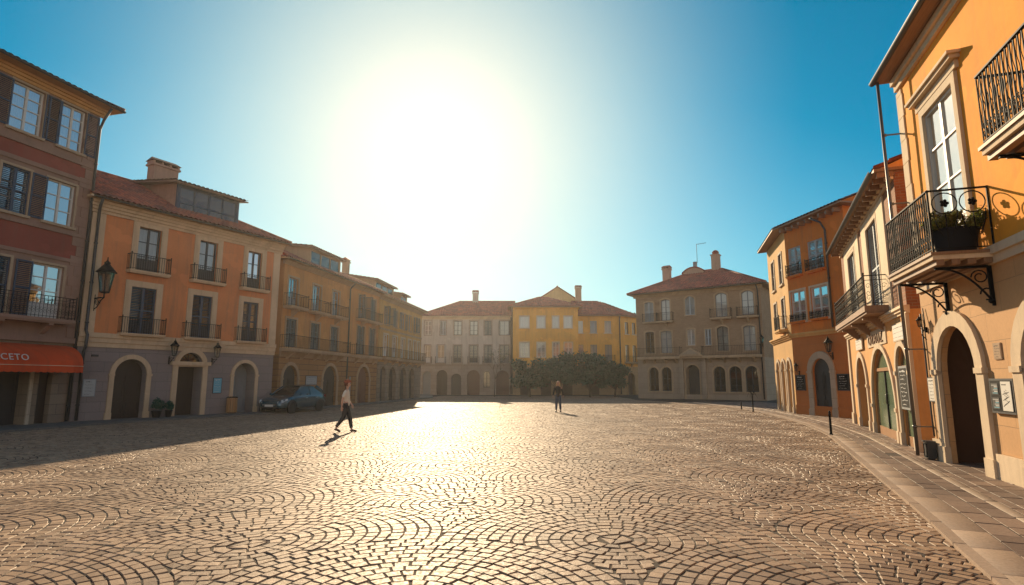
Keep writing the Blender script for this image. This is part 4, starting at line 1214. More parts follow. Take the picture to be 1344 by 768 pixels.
def grid_sheet(x0, x1, y0, y1, z, mat, name):
    b = MB(); b.add([(x0, y0, z), (x1, y0, z), (x1, y1, z), (x0, y1, z)], [(0, 1, 2, 3)], mat)
    return structure(name, b.mesh(name))
MAT['bed'] = M_plain('sandy_joint_bed', (.032, .02, .012), .95, 0, .3, 6, .5)
grid_sheet(-130, 130, -60, 190, -.0088, MAT['bed'], 'ground')

def stone_mesh(name, quads, mat, top, drop, inset, rnds, jit=.003, tilt=.004, rnd_corner=.14, smooth=True):
    """quads: N x 4 x 2 corner points (counter-clockwise); each becomes a domed stone."""
    N = len(quads)
    q = np.asarray(quads, float)
    t = np.array([0, inset, 1 - inset, 1])
    A = q[:, 0][:, None, None, :]; B = q[:, 1][:, None, None, :]; Cc = q[:, 2][:, None, None, :]; D = q[:, 3][:, None, None, :]
    s = t[None, None, :, None]; r = t[None, :, None, None]
    P = (A * (1 - s) + B * s) * (1 - r) + (D * (1 - s) + Cc * s) * r
    cen = q.mean(1)[:, None, None, :]
    for (i, j) in ((0, 0), (0, 3), (3, 0), (3, 3)):
        P[:, i, j] += (cen[:, 0, 0] - P[:, i, j]) * rnd_corner
    Z = np.full((N, 4, 4), top - drop)
    Z[:, 1:3, 1:3] = top
    Z[:, 1:3, 1:3] += NP.normal(0, jit, (N, 2, 2)) + NP.normal(0, tilt, (N, 1, 1))
    V = np.concatenate([P.reshape(N, 16, 2), Z.reshape(N, 16, 1)], 2).reshape(-1, 3)
    f = []
    for i in range(3):
        for j in range(3):
            f.append([i * 4 + j, i * 4 + j + 1, (i + 1) * 4 + j + 1, (i + 1) * 4 + j])
    F = (np.arange(N)[:, None, None] * 16 + np.array(f)[None]).reshape(-1, 4)
    me = bpy.data.meshes.new(name)
    me.vertices.add(len(V)); me.vertices.foreach_set('co', V.ravel())
    me.loops.add(F.size); me.loops.foreach_set('vertex_index', F.ravel())
    me.polygons.add(len(F)); me.polygons.foreach_set('loop_start', np.arange(0, F.size, 4)); 
    me.polygons.foreach_set('use_smooth', np.full(len(F), smooth))
    at = me.attributes.new('rnd', 'FLOAT', 'POINT'); at.data.foreach_set('value', np.repeat(rnds, 16).astype(np.float32))
    me.materials.append(mat); me.update(); me.validate()
    return me

def build_cobbles():
    # fish-scale fans: each fan is rings of stones round its own centre, the nearer fans lying over the farther ones
    R_, p = 1.9, .132
    quads = []; rn = []
    def vis(x, y):
        if y < 2.3 or y > 66: return False
        if x < lerp_line(LEFT, y) - .3 or x > lerp_line(KERB, y) + .12: return False
        return abs(x) < .93 * y + 4.0
    g = .005
    for row in range(-3, 36):
        cy = row * R_ + 4.6
        for col in range(-12, 11):
            cx = col * 2 * R_ + (R_ if row % 2 else 0) - .7
            if not any(vis(cx + a, cy + c) for a in (-R_, 0, R_) for c in (-R_, 0, R_)): continue
            front = [(cx - R_, cy - R_), (cx + R_, cy - R_), (cx, cy - 2 * R_)]
            r1 = R_
            while r1 > .1:
                r0 = max(r1 - p * rnd.uniform(.93, 1.07), .02)
                if r0 < .07: r0 = .02
                rm = (r0 + r1) / 2
                n = max(4, int(2 * PI * rm / (.148 if cy < 28 else .18)))
                a0 = rnd.uniform(0, 1)
                e = [2 * PI * (i + a0 + rnd.uniform(-.14, .14)) / n for i in range(n)]
                for i in range(n):
                    b0, b1 = e[i], e[(i + 1) % n] + (2 * PI if i == n - 1 else 0)
                    bm = (b0 + b1) / 2
                    mx_, my_ = cx + rm * math.cos(bm), cy + rm * math.sin(bm)
                    if not vis(mx_, my_): continue
                    if any((mx_ - fx) ** 2 + (my_ - fy) ** 2 < (R_ - .02) ** 2 for fx, fy in front): continue
                    da = g / rm
                    o = [(cx + r * math.cos(a), cy + r * math.sin(a)) for r, a in ((r0 + g, b0 + da), (r1 - g, b0 + da), (r1 - g, b1 - da), (r0 + g, b1 - da))]
                    o = o[::-1]
                    for k, (x, y) in enumerate(o):
                        for fx, fy in front:
                            d = math.hypot(x - fx, y - fy)
                            if d < R_ + g: o[k] = (fx + (x - fx) / d * (R_ + g), fy + (y - fy) / d * (R_ + g)); x, y = o[k]
                    ar = abs(sum(o[k][0] * o[(k + 1) % 4][1] - o[(k + 1) % 4][0] * o[k][1] for k in range(4))) / 2
                    if ar < .0009: continue
                    quads.append(o); rn.append(rnd.random())
                r1 = r0
                if r1 <= .02: break
    q = np.array(quads) + NP.normal(0, .0038, (len(quads), 4, 2))
    x, y = q[..., 0].copy(), q[..., 1].copy()
    q[..., 0] += .15 * np.sin(y * .8 + .4 * np.sin(x * .3)) + .05 * np.sin(y * 2.1 + x * .7)
    q[..., 1] += .12 * np.sin(x * .7 + 1.) + .06 * np.sin(x * 1.6 + y * .55)
    ar = np.zeros(len(q))
    for k in range(4): ar += q[:, k, 0] * q[:, (k + 1) % 4, 1] - q[:, (k + 1) % 4, 0] * q[:, k, 1]
    q[ar < 0] = q[ar < 0][:, ::-1]
    return q, np.array(rn)
cob_cols = [(.19, .118, .075), (.30, .193, .118), (.38, .25, .155), (.46, .305, .19), (.33, .222, .15)]
MAT['cobble'] = M_stone_attr('cobblestone', cob_cols, .6, .5)
Q, RN = build_cobbles()
structure('cobblestone_paving', stone_mesh('cobblestone_paving', Q, MAT['cobble'], 0., .0125, .07, RN, .0013, .002, .12, False))

# kerb strip of pale slabs along the right edge and the flagstone pavement behind it
def kerb_curve():
    pts = []
    y = -5.5
    while y < 46:
        pts.append((lerp_line(KERB, y), y)); y += .25
    # smooth
    P = np.array(pts)
    for _ in range(14): P[1:-1] = (P[:-2] + 2 * P[1:-1] + P[2:]) / 4
    d = np.hypot(*(P[1:] - P[:-1]).T); S = np.concatenate([[0], np.cumsum(d)])
    T = np.gradient(P, axis=0); T /= np.hypot(*T.T)[:, None]
    Nn = np.stack([T[:, 1], -T[:, 0]], 1)
    return P, S, Nn
KP, KS, KN = kerb_curve()
def kpt(s, t):
    x = np.interp(s, KS, KP[:, 0]); y = np.interp(s, KS, KP[:, 1]); nx = np.interp(s, KS, KN[:, 0]); ny = np.interp(s, KS, KN[:, 1])
    return (x + nx * t, y + ny * t)
def rows_of_slabs(s0, s1, t0, t1, l0, l1, gap=.006):
    out = []; s = s0
    while s < s1:
        e = s + rnd.uniform(l0, l1); out.append([kpt(s + gap, t0 + gap), kpt(s + gap, t1 - gap), kpt(e - gap, t1 - gap), kpt(e - gap, t0 + gap)]); s = e
    return out
def ccw(qs):
    return np.array([q if ((q[1][0] - q[0][0]) * (q[2][1] - q[0][1]) - (q[1][1] - q[0][1]) * (q[2][0] - q[0][0])) > 0 else q[::-1] for q in qs])
smax = KS[-1]
MAT['kerbstone'] = M_stone_attr('pale_kerb_stone', [(.33, .24, .175), (.38, .28, .205), (.43, .32, .24)], .6, .4)
MAT['flag'] = M_stone_attr('flagstone', [(.15, .10, .075), (.22, .15, .11), (.30, .205, .15), (.19, .135, .105)], .65, .6)
MAT['flag_pale'] = M_stone_attr('pale_flagstone', [(.36, .27, .2), (.42, .32, .24)], .6, .5)
KZ = .034
q = ccw(rows_of_slabs(0, smax, .07, .42, .7, 1.1, .003)); structure('kerb_paving_strip', stone_mesh('kerb_paving_strip', q, MAT['kerbstone'], KZ, .006, .02, NP.random(len(q)), .0005, .0008, .01))
q = ccw(rows_of_slabs(0, smax, -.05, .07, 1.0, 1.2, .0008)); structure('kerb', stone_mesh('kerb', q, MAT['kerbstone'], KZ + .003, .05, .012, NP.random(len(q)), .0003, .0004, .004, False))
qs = []
t = .42
widths = [.28, .26, .3, .27, .3, .25, .29, .27, .3, .26, .28, .3, .27, .29, .26, .3, .27, .28, .3, .26, .29, .27]
for i, w in enumerate(widths):
    if i != 2: qs += rows_of_slabs(rnd.uniform(-.5, 0), smax, t, t + w, .28, .62, .006)
    else: pale = rows_of_slabs(0, smax, t, t + .16, .9, 1.3, .003); qs += rows_of_slabs(0, smax, t + .16, t + w, .3, .6, .004)
    t += w
q = ccw(qs); structure('right_pavement', stone_mesh('right_pavement', q, MAT['flag'], KZ - .004, .006, .02, NP.random(len(q)), .0008, .002, .03, False))
q = ccw(pale); structure('pavement_band', stone_mesh('pavement_band', q, MAT['flag_pale'], KZ, .012, .05, NP.random(len(q)), .0008, .001, .02))
b = MB(); P0 = [kpt(s, .0) for s in KS]; P1 = [kpt(s, 7.5) for s in KS]; n = len(P0)
b.add([(p[0], p[1], KZ - .0085) for p in P0] + [(p[0], p[1], KZ - .0085) for p in P1], [(i, n + i, n + i + 1, i + 1) for i in range(n - 1)], MAT['bed'])
structure('pavement_bed', b.mesh('pavement_bed'))
# low pavement along the left-hand houses
b = MB()
LW = [(-22.6, 4), (-20.3, 18.4), (-18.95, 23.4), (-14.2, 31.9), (-14.0, 33), (-11.6, 46.4), (-10.0, 59.2), (-12, 72)]
off = [3.2, 3.1, 2.9, 2.2, 1.9, 1.9, 2.0, 2.2]
vs = []
for (x, y), o in zip(LW, off): vs += [(x, y, .07), (x + o, y - .2, .07), (x + o, y - .2, -.05)]
fs = []
for i in range(len(LW) - 1): fs += [(3 * i, 3 * i + 1, 3 * i + 4, 3 * i + 3), (3 * i + 1, 3 * i + 2, 3 * i + 5, 3 * i + 4)]
MAT['left_pave'] = M_block('grey_pavement', (.17, .15, .13), (.14, .125, .11), (.07, .06, .05), .9, .5, .01)
b.add(vs, fs, MAT['left_pave']); structure('left_pavement', b.mesh('left_pavement'))

# ================================================================== foliage
def leaf_mesh(name, centres, radii, n, size, mat, squash=1., hollow=.35, seed=1):
    g = np.random.default_rng(seed)
    cs = np.array(centres, float); rs = np.array(radii, float)
    w = rs ** 2; w /= w.sum()
    pick = g.choice(len(cs), n, p=w)
    d = g.normal(size=(n, 3)); d /= np.linalg.norm(d, axis=1)[:, None]
    rr = (hollow + (1 - hollow) * g.random(n) ** .6) * (1 + .18 * g.normal(size=n))
    P = cs[pick] + d * (rs[pick] * rr)[:, None] * np.array([1, 1, squash])
    P = P[P[:, 2] > .05]; n = len(P)
    a = g.normal(size=(n, 3)); a /= np.linalg.norm(a, axis=1)[:, None]
    b_ = np.cross(a, g.normal(size=(n, 3))); b_ /= np.linalg.norm(b_, axis=1)[:, None]
    s = size * g.uniform(.6, 1.35, n)[:, None]
    V = np.stack([P - a * s, P + b_ * s * .45, P + a * s, P - b_ * s * .45], 1).reshape(-1, 3)
    F = np.arange(n * 4).reshape(-1, 4)
    me = bpy.data.meshes.new(name)
    me.vertices.add(len(V)); me.vertices.foreach_set('co', V.ravel())
    me.loops.add(F.size); me.loops.foreach_set('vertex_index', F.ravel())
    me.polygons.add(n); me.polygons.foreach_set('loop_start', np.arange(0, F.size, 4))
    at = me.attributes.new('rnd', 'FLOAT', 'POINT'); at.data.foreach_set('value', np.repeat(np.clip(g.normal(.5, .25, n), 0, 1), 4).astype(np.float32))
    me.materials.append(mat); me.update(); me.validate()
    return me
MAT['leaf_dark'] = M_leaf('dark_leaves', (.002, .056, .04), (.006, .105, .065), .2)
MAT['leaf_far'] = M_leaf('grey_green_leaves', (.03, .055, .035), (.06, .09, .05))
MAT['leaf_pot'] = M_leaf('pot_leaves', (.07, .11, .02), (.26, .24, .05), .5)
MAT['petal'] = M_plain('yellow_petals', (.65, .35, .06), .6, 0, .2, 9)
MAT['bark'] = M_wood('bark', (.09, .065, .045), (.05, .038, .028), .9, (10, 10, 1.5))

def tree(name, label, x, y, h, w, trunk_h, seed, n, mat, leaf, group=None, cat='tree', nblob=14):
    g = random.Random(seed)
    t = empty(name, label, cat, (x, y, 0), g.uniform(0, 6), group)
    b = MB()
    top = (g.uniform(-.15, .15), g.uniform(-.15, .15), trunk_h + (h - trunk_h) * .45)
    b.tube([(0, 0, -.1), (.02, .01, trunk_h * .5), (top[0] * .6, top[1] * .6, trunk_h), top], [.15, .11, .09, .04], MAT['bark'], 9)
    cs = []; rs = []
    for k in range(nblob):
        a = 2 * PI * k / nblob + g.uniform(-.3, .3); r = w / 2 * g.uniform(.25, .78) if k else 0
        z = trunk_h + (h - trunk_h) * g.uniform(.22, .78) - .25 * (r / (w / 2)) * (h - trunk_h) * .5
        cs.append((r * math.cos(a), r * math.sin(a), z)); rs.append(w * g.uniform(.13, .22))
        b.tube([(top[0] * .6, top[1] * .6, trunk_h * g.uniform(.85, 1.05)), (r * .5 * math.cos(a), r * .5 * math.sin(a), (trunk_h + z) / 2), cs[-1]], [.05, .03, .012], MAT['bark'], 5)
    link('trunk', b.mesh('trunk'), t)
    link('crown', leaf_mesh('crown', cs, rs, n, leaf, mat, .85, .3, seed), t)
    return t
G = 'bushy trees in front of the yellow house'
for i, (x, y, h, w, lb) in enumerate(((1.9, 62.5, 4.6, 4.2, 'leftmost bushy dark green tree, beside the pale house corner'),
                                    (4.9, 61.5, 5.2, 4.8, 'bushy dark green tree directly behind the woman, second from left'),
                                    (8.3, 62.0, 5.3, 4.9, 'tallest bushy dark green tree in front of the yellow houses'),
                                    (11.1, 62.8, 4.0, 3.5, 'rightmost bushy dark green tree, next to the stone palazzo'))):
    tree('bushy_tree', lb, x, y, h, w, .9, 20 + i, 5200, MAT['leaf_dark'], .17, G, nblob=20)
tree('roadside_tree', 'grey-green treetop showing over the roofs left of the stone palazzo', 19.0, 84, 13.8, 6, 6.0, 41, 5200, MAT['leaf_far'], .2)

def bare_tree():
    g = random.Random(4)
    t = empty('bare_tree', 'thin bare young tree in front of the pale far house', 'tree', (-1.9, 63.5, 0))
    b = MB(); tips = []
    def grow(p, d, L, r, k):
        q = p + d * L
        b.tube([p, p + d * L * .5 + Vector((g.uniform(-.04, .04), g.uniform(-.04, .04), 0)), q], [r, r * .8, r * .6], MAT['bark'], 5)
        if k == 0: tips.append(q); return
        for _ in range(3 if k > 1 else 2):
            nd = (d + Vector((g.uniform(-.75, .75), g.uniform(-.75, .75), g.uniform(-.1, .4)))).normalized()
            grow(q, nd, L * g.uniform(.55, .8), r * .55, k - 1)
    grow(Vector((0, 0, -.05)), Vector((.02, 0, 1)), 1.9, .06, 4)
    link('trunk', b.mesh('trunk'), t)
    link('crown', leaf_mesh('crown', [tuple(q) for q in tips], [.16] * len(tips), 420, .06, MAT['leaf_far'], 1, .2, 3), t)
bare_tree()

# ================================================================== things on the houses
def lantern(H, name, label, u, z, off, size, group=None, arm=True, drop=0.):
    p = H.world(u, 0, z)
    t = empty(name, label, 'lantern', p, H.wang(), group)
    m = MAT['iron']; s = size; y = -off
    b = MB()
    if arm:
        b.bar((0, -.015, -.35 * s), (0, -.015, .12 * s), .06, .03, m, (1, 0, 0))
        b.tube([(0, 0, 0), (0, y * .5, .02), (0, y, 0), (0, y, .16 * s)], .022 * s, m, 6)
        b.tube([(0, -.02, -.3 * s), (0, y * .35, -.25 * s), (0, y * .75, -.06 * s), (0, y, 0)], .015 * s, m, 6)
        for (yc, r) in ((y * .3, .1 * s), (y * .58, .06 * s)):
            b.tube([(0, yc + r * (1 - i / 20) * math.cos(i * .55), -.12 * s + r * (1 - i / 20) * math.sin(i * .55)) for i in range(15)], .009 * s, m, 4)
    else:
        b.bar((0, 0, .3 * s), (0, y, .3 * s), .03, .03, m)
    link('bracket', b.mesh('bracket'), t)
    z0 = .16 * s
    b = MB()
    n = 6; r0, r1, hh = .12 * s, .21 * s, .55 * s
    for k in range(n):
        a = 2 * PI * k / n; a2 = 2 * PI * (k + 1) / n
        P = lambda r, a, z: (r * math.cos(a), y + r * math.sin(a), z)
        b.bar(P(r0, a, z0), P(r1, a, z0 + hh), .02 * s, .02 * s, m)
        b.bar(P(r0, a, z0), P(r0, a2, z0), .025 * s, .025 * s, m); b.bar(P(r1, a, z0 + hh), P(r1, a2, z0 + hh), .03 * s, .03 * s, m)
    b.lathe([(.05 * s, 0), (.13 * s, .02 * s), (.12 * s, .04 * s)], m, (0, y, z0 - .04 * s), 10)
    link('cage', b.mesh('cage'), t)
    b = MB(); b.lathe([(r0 * .95, z0 + .01), (r1 * .95, z0 + hh)], MAT['lampglass'], (0, y, 0), 6, False); link('glass', b.mesh('glass'), t)
    b = MB(); b.lathe([(r1 * 1.25, 0), (r1 * 1.05, .05 * s), (.10 * s, .2 * s), (.07 * s, .24 * s), (.08 * s, .28 * s), (.02 * s, .34 * s), (.012 * s, .44 * s)], m, (0, y, z0 + hh), 12); link('cap', b.mesh('cap'), t)
    return t
MAT['lampglass'] = M_glass('lamp_glass', (.6, .58, .5))
GL = 'wall lanterns'
lantern(H2, 'wall_lantern', 'large black wall lantern on a scrolled arm between the red-brown and orange houses', .42, 5.15, .75, 1.5, GL)
lantern(H2, 'wall_lantern', 'small lantern left of the fanlight door on the grey ground floor', 3.8, 2.75, .4, .8, GL)
lantern(H2, 'wall_lantern', 'small lantern right of the fanlight door on the grey ground floor', 5.95, 2.75, .4, .8, GL)
lantern(H6, 'wall_lantern', 'brass-dark lantern on the burnt-orange wall above the right blackboard', 2.95, 2.95, .22, .75, GL)
lantern(H6, 'wall_lantern', 'tiny lamp above the left blackboard on the burnt-orange wall', .45, 2.15, .2, .45, GL)
lantern(H8, 'wall_lantern', 'small iron lamp beside the drainpipe left of the near sandstone arch', .68, 2.85, .13, .26, GL)
lantern(HS, 'wall_lantern', 'lantern at the right corner of the stone palazzo above its balcony', 11.9, 4.9, .35, .8, GL)

def board(H, name, label, u0, u1, v0, v1, face, frame, cat='sign', off=0., thick=.04, scrib=6, ink='chalk', seed=1, group=None, head=True):
    t = empty(name, label, cat, H.world((u0 + u1) / 2, -off, v0), H.wang(), group)
    w, h = u1 - u0, v1 - v0
    b = MB(); b.box(-w / 2, w / 2, -thick, 0, 0, h, MAT[frame]); link('panel', b.mesh('panel'), t)
    b = MB(); f = min(w, h) * .06; b.box(-w / 2 + f, w / 2 - f, -thick - .004, -thick, f, h - f, MAT[face])
    g = random.Random(seed)
    # worn, unreadable strokes
    rows = scrib
    for r in range(rows):
        z = h - f - (h - 2 * f) * (r + .7) / (rows + .3); x = -w / 2 + f * 2.2 + g.uniform(0, w * .12); lim = w / 2 - f * 2.2 - g.uniform(0, w * .25)
        while x < lim:
            L = g.uniform(.03, .09) * w * 1.5; zz = z + g.uniform(-.01, .01) * h
            b.bar((x, -thick - .006, zz), (min(x + L, lim), -thick - .006, zz + g.uniform(-.02, .02) * h), .003, h * (.035 if (r == 0 and head) else .014) * g.uniform(.7, 1.4), MAT[ink])
            x += L + g.uniform(.02, .06) * w
    link('face', b.mesh('face'), t)
    return t
board(H2, 'wall_notice', 'grey framed notice on the grey wall beside the red awning', .32, .82, 1.05, 1.78, 'dullsign', 'greywood', scrib=5, ink='ink', seed=2)
board(H2, 'blue_notice', 'light blue framed notice right of the fanlight door', 6.1, 6.58, 1.08, 1.86, 'bluesign', 'darkwood', scrib=6, ink='paper', seed=3)
board(H3, 'wall_poster', 'dark framed poster with a pale half on the ochre wall above the car', 2.95, 4.3, 1.45, 2.02, 'dullsign', 'darkwood', scrib=4, ink='ink', seed=4)
board(H6, 'menu_board', 'black chalk menu board left of the dark arched door', .12, .84, 1.22, 2.0, 'black', 'darkwood', seed=5, group='blackboards by the arched door')
board(H6, 'menu_board', 'black chalk menu board right of the dark arched door', 3.1, 3.86, 1.26, 2.02, 'black', 'darkwood', seed=6, group='blackboards by the arched door')
board(H7, 'menu_case', 'tall dark menu case on the narrow shop window beside the drainpipe', 9.0, 9.95, .98, 2.08, 'black', 'greywood', scrib=9, seed=7, off=.0, thick=.05)
board(H7, 'street_plate', 'small white plate left of the shop lettering', 2.35, 3.75, 2.8, 3.2, 'paper', 'cream', scrib=3, ink='ink', seed=8, off=.03)
board(H7, 'name_plate', 'white plate with dark heading right of the shop lettering', 8.9, 10.35, 2.72, 3.18, 'paper', 'cream', scrib=3, ink='ink', seed=9, off=.03)
board(H8, 'wall_notice', 'white notice on the sandstone between drainpipe and near arch', .5, .9, 1.25, 1.78, 'paper', 'darkwood', scrib=6, ink='ink', seed=10)
tb = board(H8, 'notice_case', 'black notice case with dark photos and white map sheet, right of the near arch', 3.4, 4.2, 1.16, 1.74, 'black', 'darkwood', scrib=0, thick=.06)
b = MB(); b.box(.02, .34, -.072, -.066, .05, .53, MAT['paper'])
for (x, z, w, h) in ((-.32, .31, .24, .19), (-.32, .07, .24, .19)):
    b.box(x, x + w, -.07, -.066, z, z + h, MAT['darkwood']); g = random.Random(3)
    for k in range(6): b.box(x + g.uniform(.01, w - .07), x + w - .02, -.073, -.0705, z + .02 + k * .026, z + .034 + k * .026, MAT[['bluesign', 'chalk', 'dullsign'][k % 3]])
for k in range(14): b.bar((.06 + (k % 5) * .045, -.074, .12 + k * .02), (.12 + (k % 4) * .05, -.074, .16 + k * .018), .003, .006, MAT['ink'])
b.box(.05, .2, -.0745, -.0725, .47, .485, MAT['ink'])
link('sheets', b.mesh('sheets'), tb)
board(H8, 'stone_plaque', 'small carved grey plaque above the black notice case', 3.6, 3.86, 2.06, 2.34, 'trim', 'trim', scrib=5, ink='darkwood', seed=12, thick=.02)
board(H2, 'meter_plate', 'small dark ledge fitting on the grey wall over the awning end', .55, .8, 2.72, 2.8, 'darkwood', 'iron', scrib=0, cat='wall fitting')

def lettering(parent, body, x, y, z, size, mat, rotx=PI / 2, ext=.012):
    cu = bpy.data.curves.new('lettering', 'FONT'); cu.body = body; cu.size = size; cu.extrude = ext; cu.align_x = 'CENTER'; cu.space_character = 1.12
    cu.materials.append(MAT[mat])
    tmp = bpy.data.objects.new('lettering_curve', cu); COL.objects.link(tmp); bpy.context.view_layer.update()
    me = bpy.data.meshes.new_from_object(tmp.evaluated_get(bpy.context.evaluated_depsgraph_get())); me.name = 'lettering'
    bpy.data.objects.remove(tmp)
    o = bpy.data.objects.new('lettering', me); COL.objects.link(o); o.parent = parent; o.location = (x, y, z); o.rotation_euler = (rotx, 0, 0)
    return o
MAT['bronze'] = M_plain('bronze_letters', (.16, .07, .03), .5, .3, .2, 6)
ss = empty('shop_sign', 'bronze raised shop letters over the green glass shop doors', 'shop sign', H7.world(6.1, 0, 2.84), H7.wang())
b = MB(); b.box(-1.5, 1.6, -.03, 0, -.06, .42, MAT['cream']); link('panel', b.mesh('panel'), ss)
lt = lettering(ss, 'OYAUZ', 0, -.045, .02, .42, 'bronze'); lt.scale = (1.55, 1, 1)

# red awning
aw = empty('shop_awning', 'faded red rounded shop awning with pale capitals', 'awning', H1.world(0, 0, 0), H1.wang())
MAT['awning'] = M_plaster('red_awning_cloth', (.58, .07, .015), (.10, .03, .02), .3, .8)
b = MB(); n = 12; u0, u1 = -2.0, 4.86
prof = [(-.05, 3.1)] + [(-.05 - 1.0 * math.sin(PI / 2 * i / n), 2.28 + .8 * math.cos(PI / 2 * i / n)) for i in range(1, n + 1)]
vs = [(u0, p[0], p[1]) for p in prof] + [(u1, p[0], p[1]) for p in prof]
m_ = len(prof); b.add(vs, [(i, i + 1, m_ + i + 1, m_ + i) for i in range(m_ - 1)], MAT['awning'], True)
for u in (u0, u1):
    b.add([(u, -.05, 2.28)] + [(u, p[0], p[1]) for p in prof], [(0, i + 1, i + 2) for i in range(m_ - 1)], MAT['awning'])
link('canopy', b.mesh('canopy'), aw)
b = MB(); k = int((u1 - u0) / .05); vs = []
for i in range(k + 1):
    u = u0 + (u1 - u0) * i / k; vs += [(u, -1.06, 2.275), (u, -1.06, 2.04 - .03 * abs(math.sin(i * PI / 5)))]
b.add(vs, [(2 * i, 2 * i + 1, 2 * i + 3, 2 * i + 2) for i in range(k)], MAT['awning']); b.box(u0, u1, -1.075, -1.045, 2.265, 2.285, MAT['cream'])
b.add([(u1, -.05, 2.275), (u1, -1.06, 2.275), (u1, -1.06, 2.03), (u1, -.05, 2.03)], [(0, 1, 2, 3)], MAT['awning'])
link('valance', b.mesh('valance'), aw)
MAT['pale_letter'] = M_plain('pale_letters', (.62, .52, .46), .7)
lettering(aw, 'OXCETO', 2.05, -1.07, 2.45, .34, 'pale_letter', rad(66), .008)

# planter on the near balcony
pp = empty('balcony_planter', 'dark oval planter with yellow-flowering plants on the near iron balcony', 'planter', H8.world(3.72, -.42, 3.9), H8.wang() + rad(90))
b = MB(); MAT['navy'] = M_plain('dark_navy_glaze', (.010, .013, .022), .6, 0, .2, 5, 0, .15)
b.lathe([(.24, 0), (.25, .02), (.30, .3), (.33, .42), (.345, .43), (.345, .47), (.31, .47), (.30, .4), (.02, .39)], MAT['navy'], (0, 0, 0), 24, True, 1.15, .62); link('pot', b.mesh('pot'), pp)
g = random.Random(8)
cs = [(g.uniform(-.42, .42), g.uniform(-.2, .2), .52 + g.uniform(-.05, .2)) for _ in range(34)]
link('foliage', leaf_mesh('foliage', cs, [g.uniform(.07, .14) for _ in cs], 4200, .03, MAT['leaf_pot'], .8, .2, 5), pp)
b = MB()
for k in range(70):
    x, y, z = g.uniform(-.4, .4), g.uniform(-.2, .2), .62 + g.uniform(-.1, .2)
    for i in range(5):
        a = 2 * PI * i / 5; b.add([(x, y, z), (x + .02 * math.cos(a - .4), y + .02 * math.sin(a - .4), z + .008), (x + .03 * math.cos(a), y + .03 * math.sin(a), z + .004), (x + .02 * math.cos(a + .4), y + .02 * math.sin(a + .4), z + .008)], [(0, 1, 2, 3)], MAT['petal'])
link('flowers', b.mesh('flowers'), pp)

# ================================================================== street furniture
def bollard(label, x, y, h, z0, ornate=False):
    t = empty('bollard', label, 'bollard', (x, y, z0), 0, 'bollards along the kerb')
    b = MB(); m = MAT['iron']
    b.lathe([(.055, 0), (.055, .04), (.038, .06), (.034, h * .8), (.043, h * .82), (.043, h * .86), (.034, h * .88), (.037, h * .94), (.024, h), (.004, h + .01)], m, (0, 0, 0), 14)
    link('post', b.mesh('post'), t)
    if ornate:
        b = MB(); g = random.Random(2)
        for k in range(10):
            a = g.uniform(0, 2 * PI); r = g.uniform(.1, .3)
            b.tube([(0, 0, h * .95), (r * .5 * math.cos(a), r * .5 * math.sin(a), h + .25 * g.random()), (r * math.cos(a), r * math.sin(a), h + g.uniform(-.3, .45))], [.012, .008, .005], MAT['iron'], 5)
        link('wire_head', b.mesh('wire_head'), t)
    return t
bollard('slim dark bollard nearest on the right kerb, before the arched dark door', 10.02, 18.5, .74, KZ - .01)
bollard('tall dark post with a tangle of wire at its head, before the stone palazzo', 13.3, 32.3, .95, KZ - .01, True)
bollard('short stub bollard left of the wire-headed post', 13.68, 34.9, .42, KZ - .01)

# wooden litter bin, shrub pots and a dark crate by the grey ground floor
p = H2.world(7.0, -.35, .07)
lb = empty('litter_bin', 'slatted wooden litter bin beside the open grey arch', 'litter bin', p, H2.wang())
b = MB()
for k in range(14):
    a = 2 * PI * k / 14; b.bar((.24 * math.cos(a), .24 * math.sin(a), .06), (.24 * math.cos(a), .24 * math.sin(a), .78), .09, .025, MAT['orangewood'], (math.cos(a), math.sin(a), 0))
link('slats', b.mesh('slats'), lb)
b = MB(); b.lathe([(.22, .03), (.22, .7)], MAT['iron'], (0, 0, 0), 16); b.lathe([(.26, .78), (.27, .8), (.22, .84), (.16, .84)], MAT['iron'], (0, 0, 0), 16); link('liner', b.mesh('liner'), lb)
for i, (u, r, lb_) in enumerate(((3.2, .3, 'low potted shrub on the pavement left of the fanlight door, the larger one'), (3.75, .22, 'smaller potted shrub tight against the fanlight door jamb'))):
    t = empty('potted_shrub', lb_, 'potted plant', H2.world(u, -.45, .07), 0, 'potted shrubs by the fanlight door')
    b = MB(); b.lathe([(r * .5, 0), (r * .7, .28), (r * .76, .28), (r * .76, .32), (r * .6, .32), (r * .55, .27), (.01, .27)], MAT['darkwood'], (0, 0, 0), 16); link('pot', b.mesh('pot'), t)
    g = random.Random(i)
    link('foliage', leaf_mesh('foliage', [(g.uniform(-r, r) * .6, g.uniform(-r, r) * .6, .42 + g.uniform(0, r)) for _ in range(8)], [r * .55] * 8, 1400, .045, MAT['leaf_dark'], .9, .2, 30 + i), t)
t = empty('plant_tub', 'dark square tub standing at the corner behind the car bonnet', 'tub', H2.world(9.15, -.35, .07), H2.wang())
b = MB(); b.add([(-.3, -.25, 0), (.3, -.25, 0), (.3, .25, 0), (-.3, .25, 0), (-.36, -.3, .45), (.36, -.3, .45), (.36, .3, .45), (-.36, .3, .45)], [(0, 1, 5, 4), (1, 2, 6, 5), (2, 3, 7, 6), (3, 0, 4, 7)], MAT['darkwood'])
b.ring([(-.3, 0), (-.3, .01), (.3, .01), (.3, 0)], [(-.38, -.02), (-.38, .05), (.38, .05), (.38, -.02)], -.01, .01, MAT['darkwood'])
link('box', b.mesh('box'), t); b = MB(); b.add([(-.34, -.28, .4), (.34, -.28, .4), (.34, .28, .4), (-.34, .28, .4)], [(0, 1, 2, 3)], MAT['soil']); link('soil', b.mesh('soil'), t)
t = empty('meter_box', 'dark small utility box at the foot of the drainpipe by the near arch', 'utility box', H8.world(.62, -.09, .05), H8.wang())
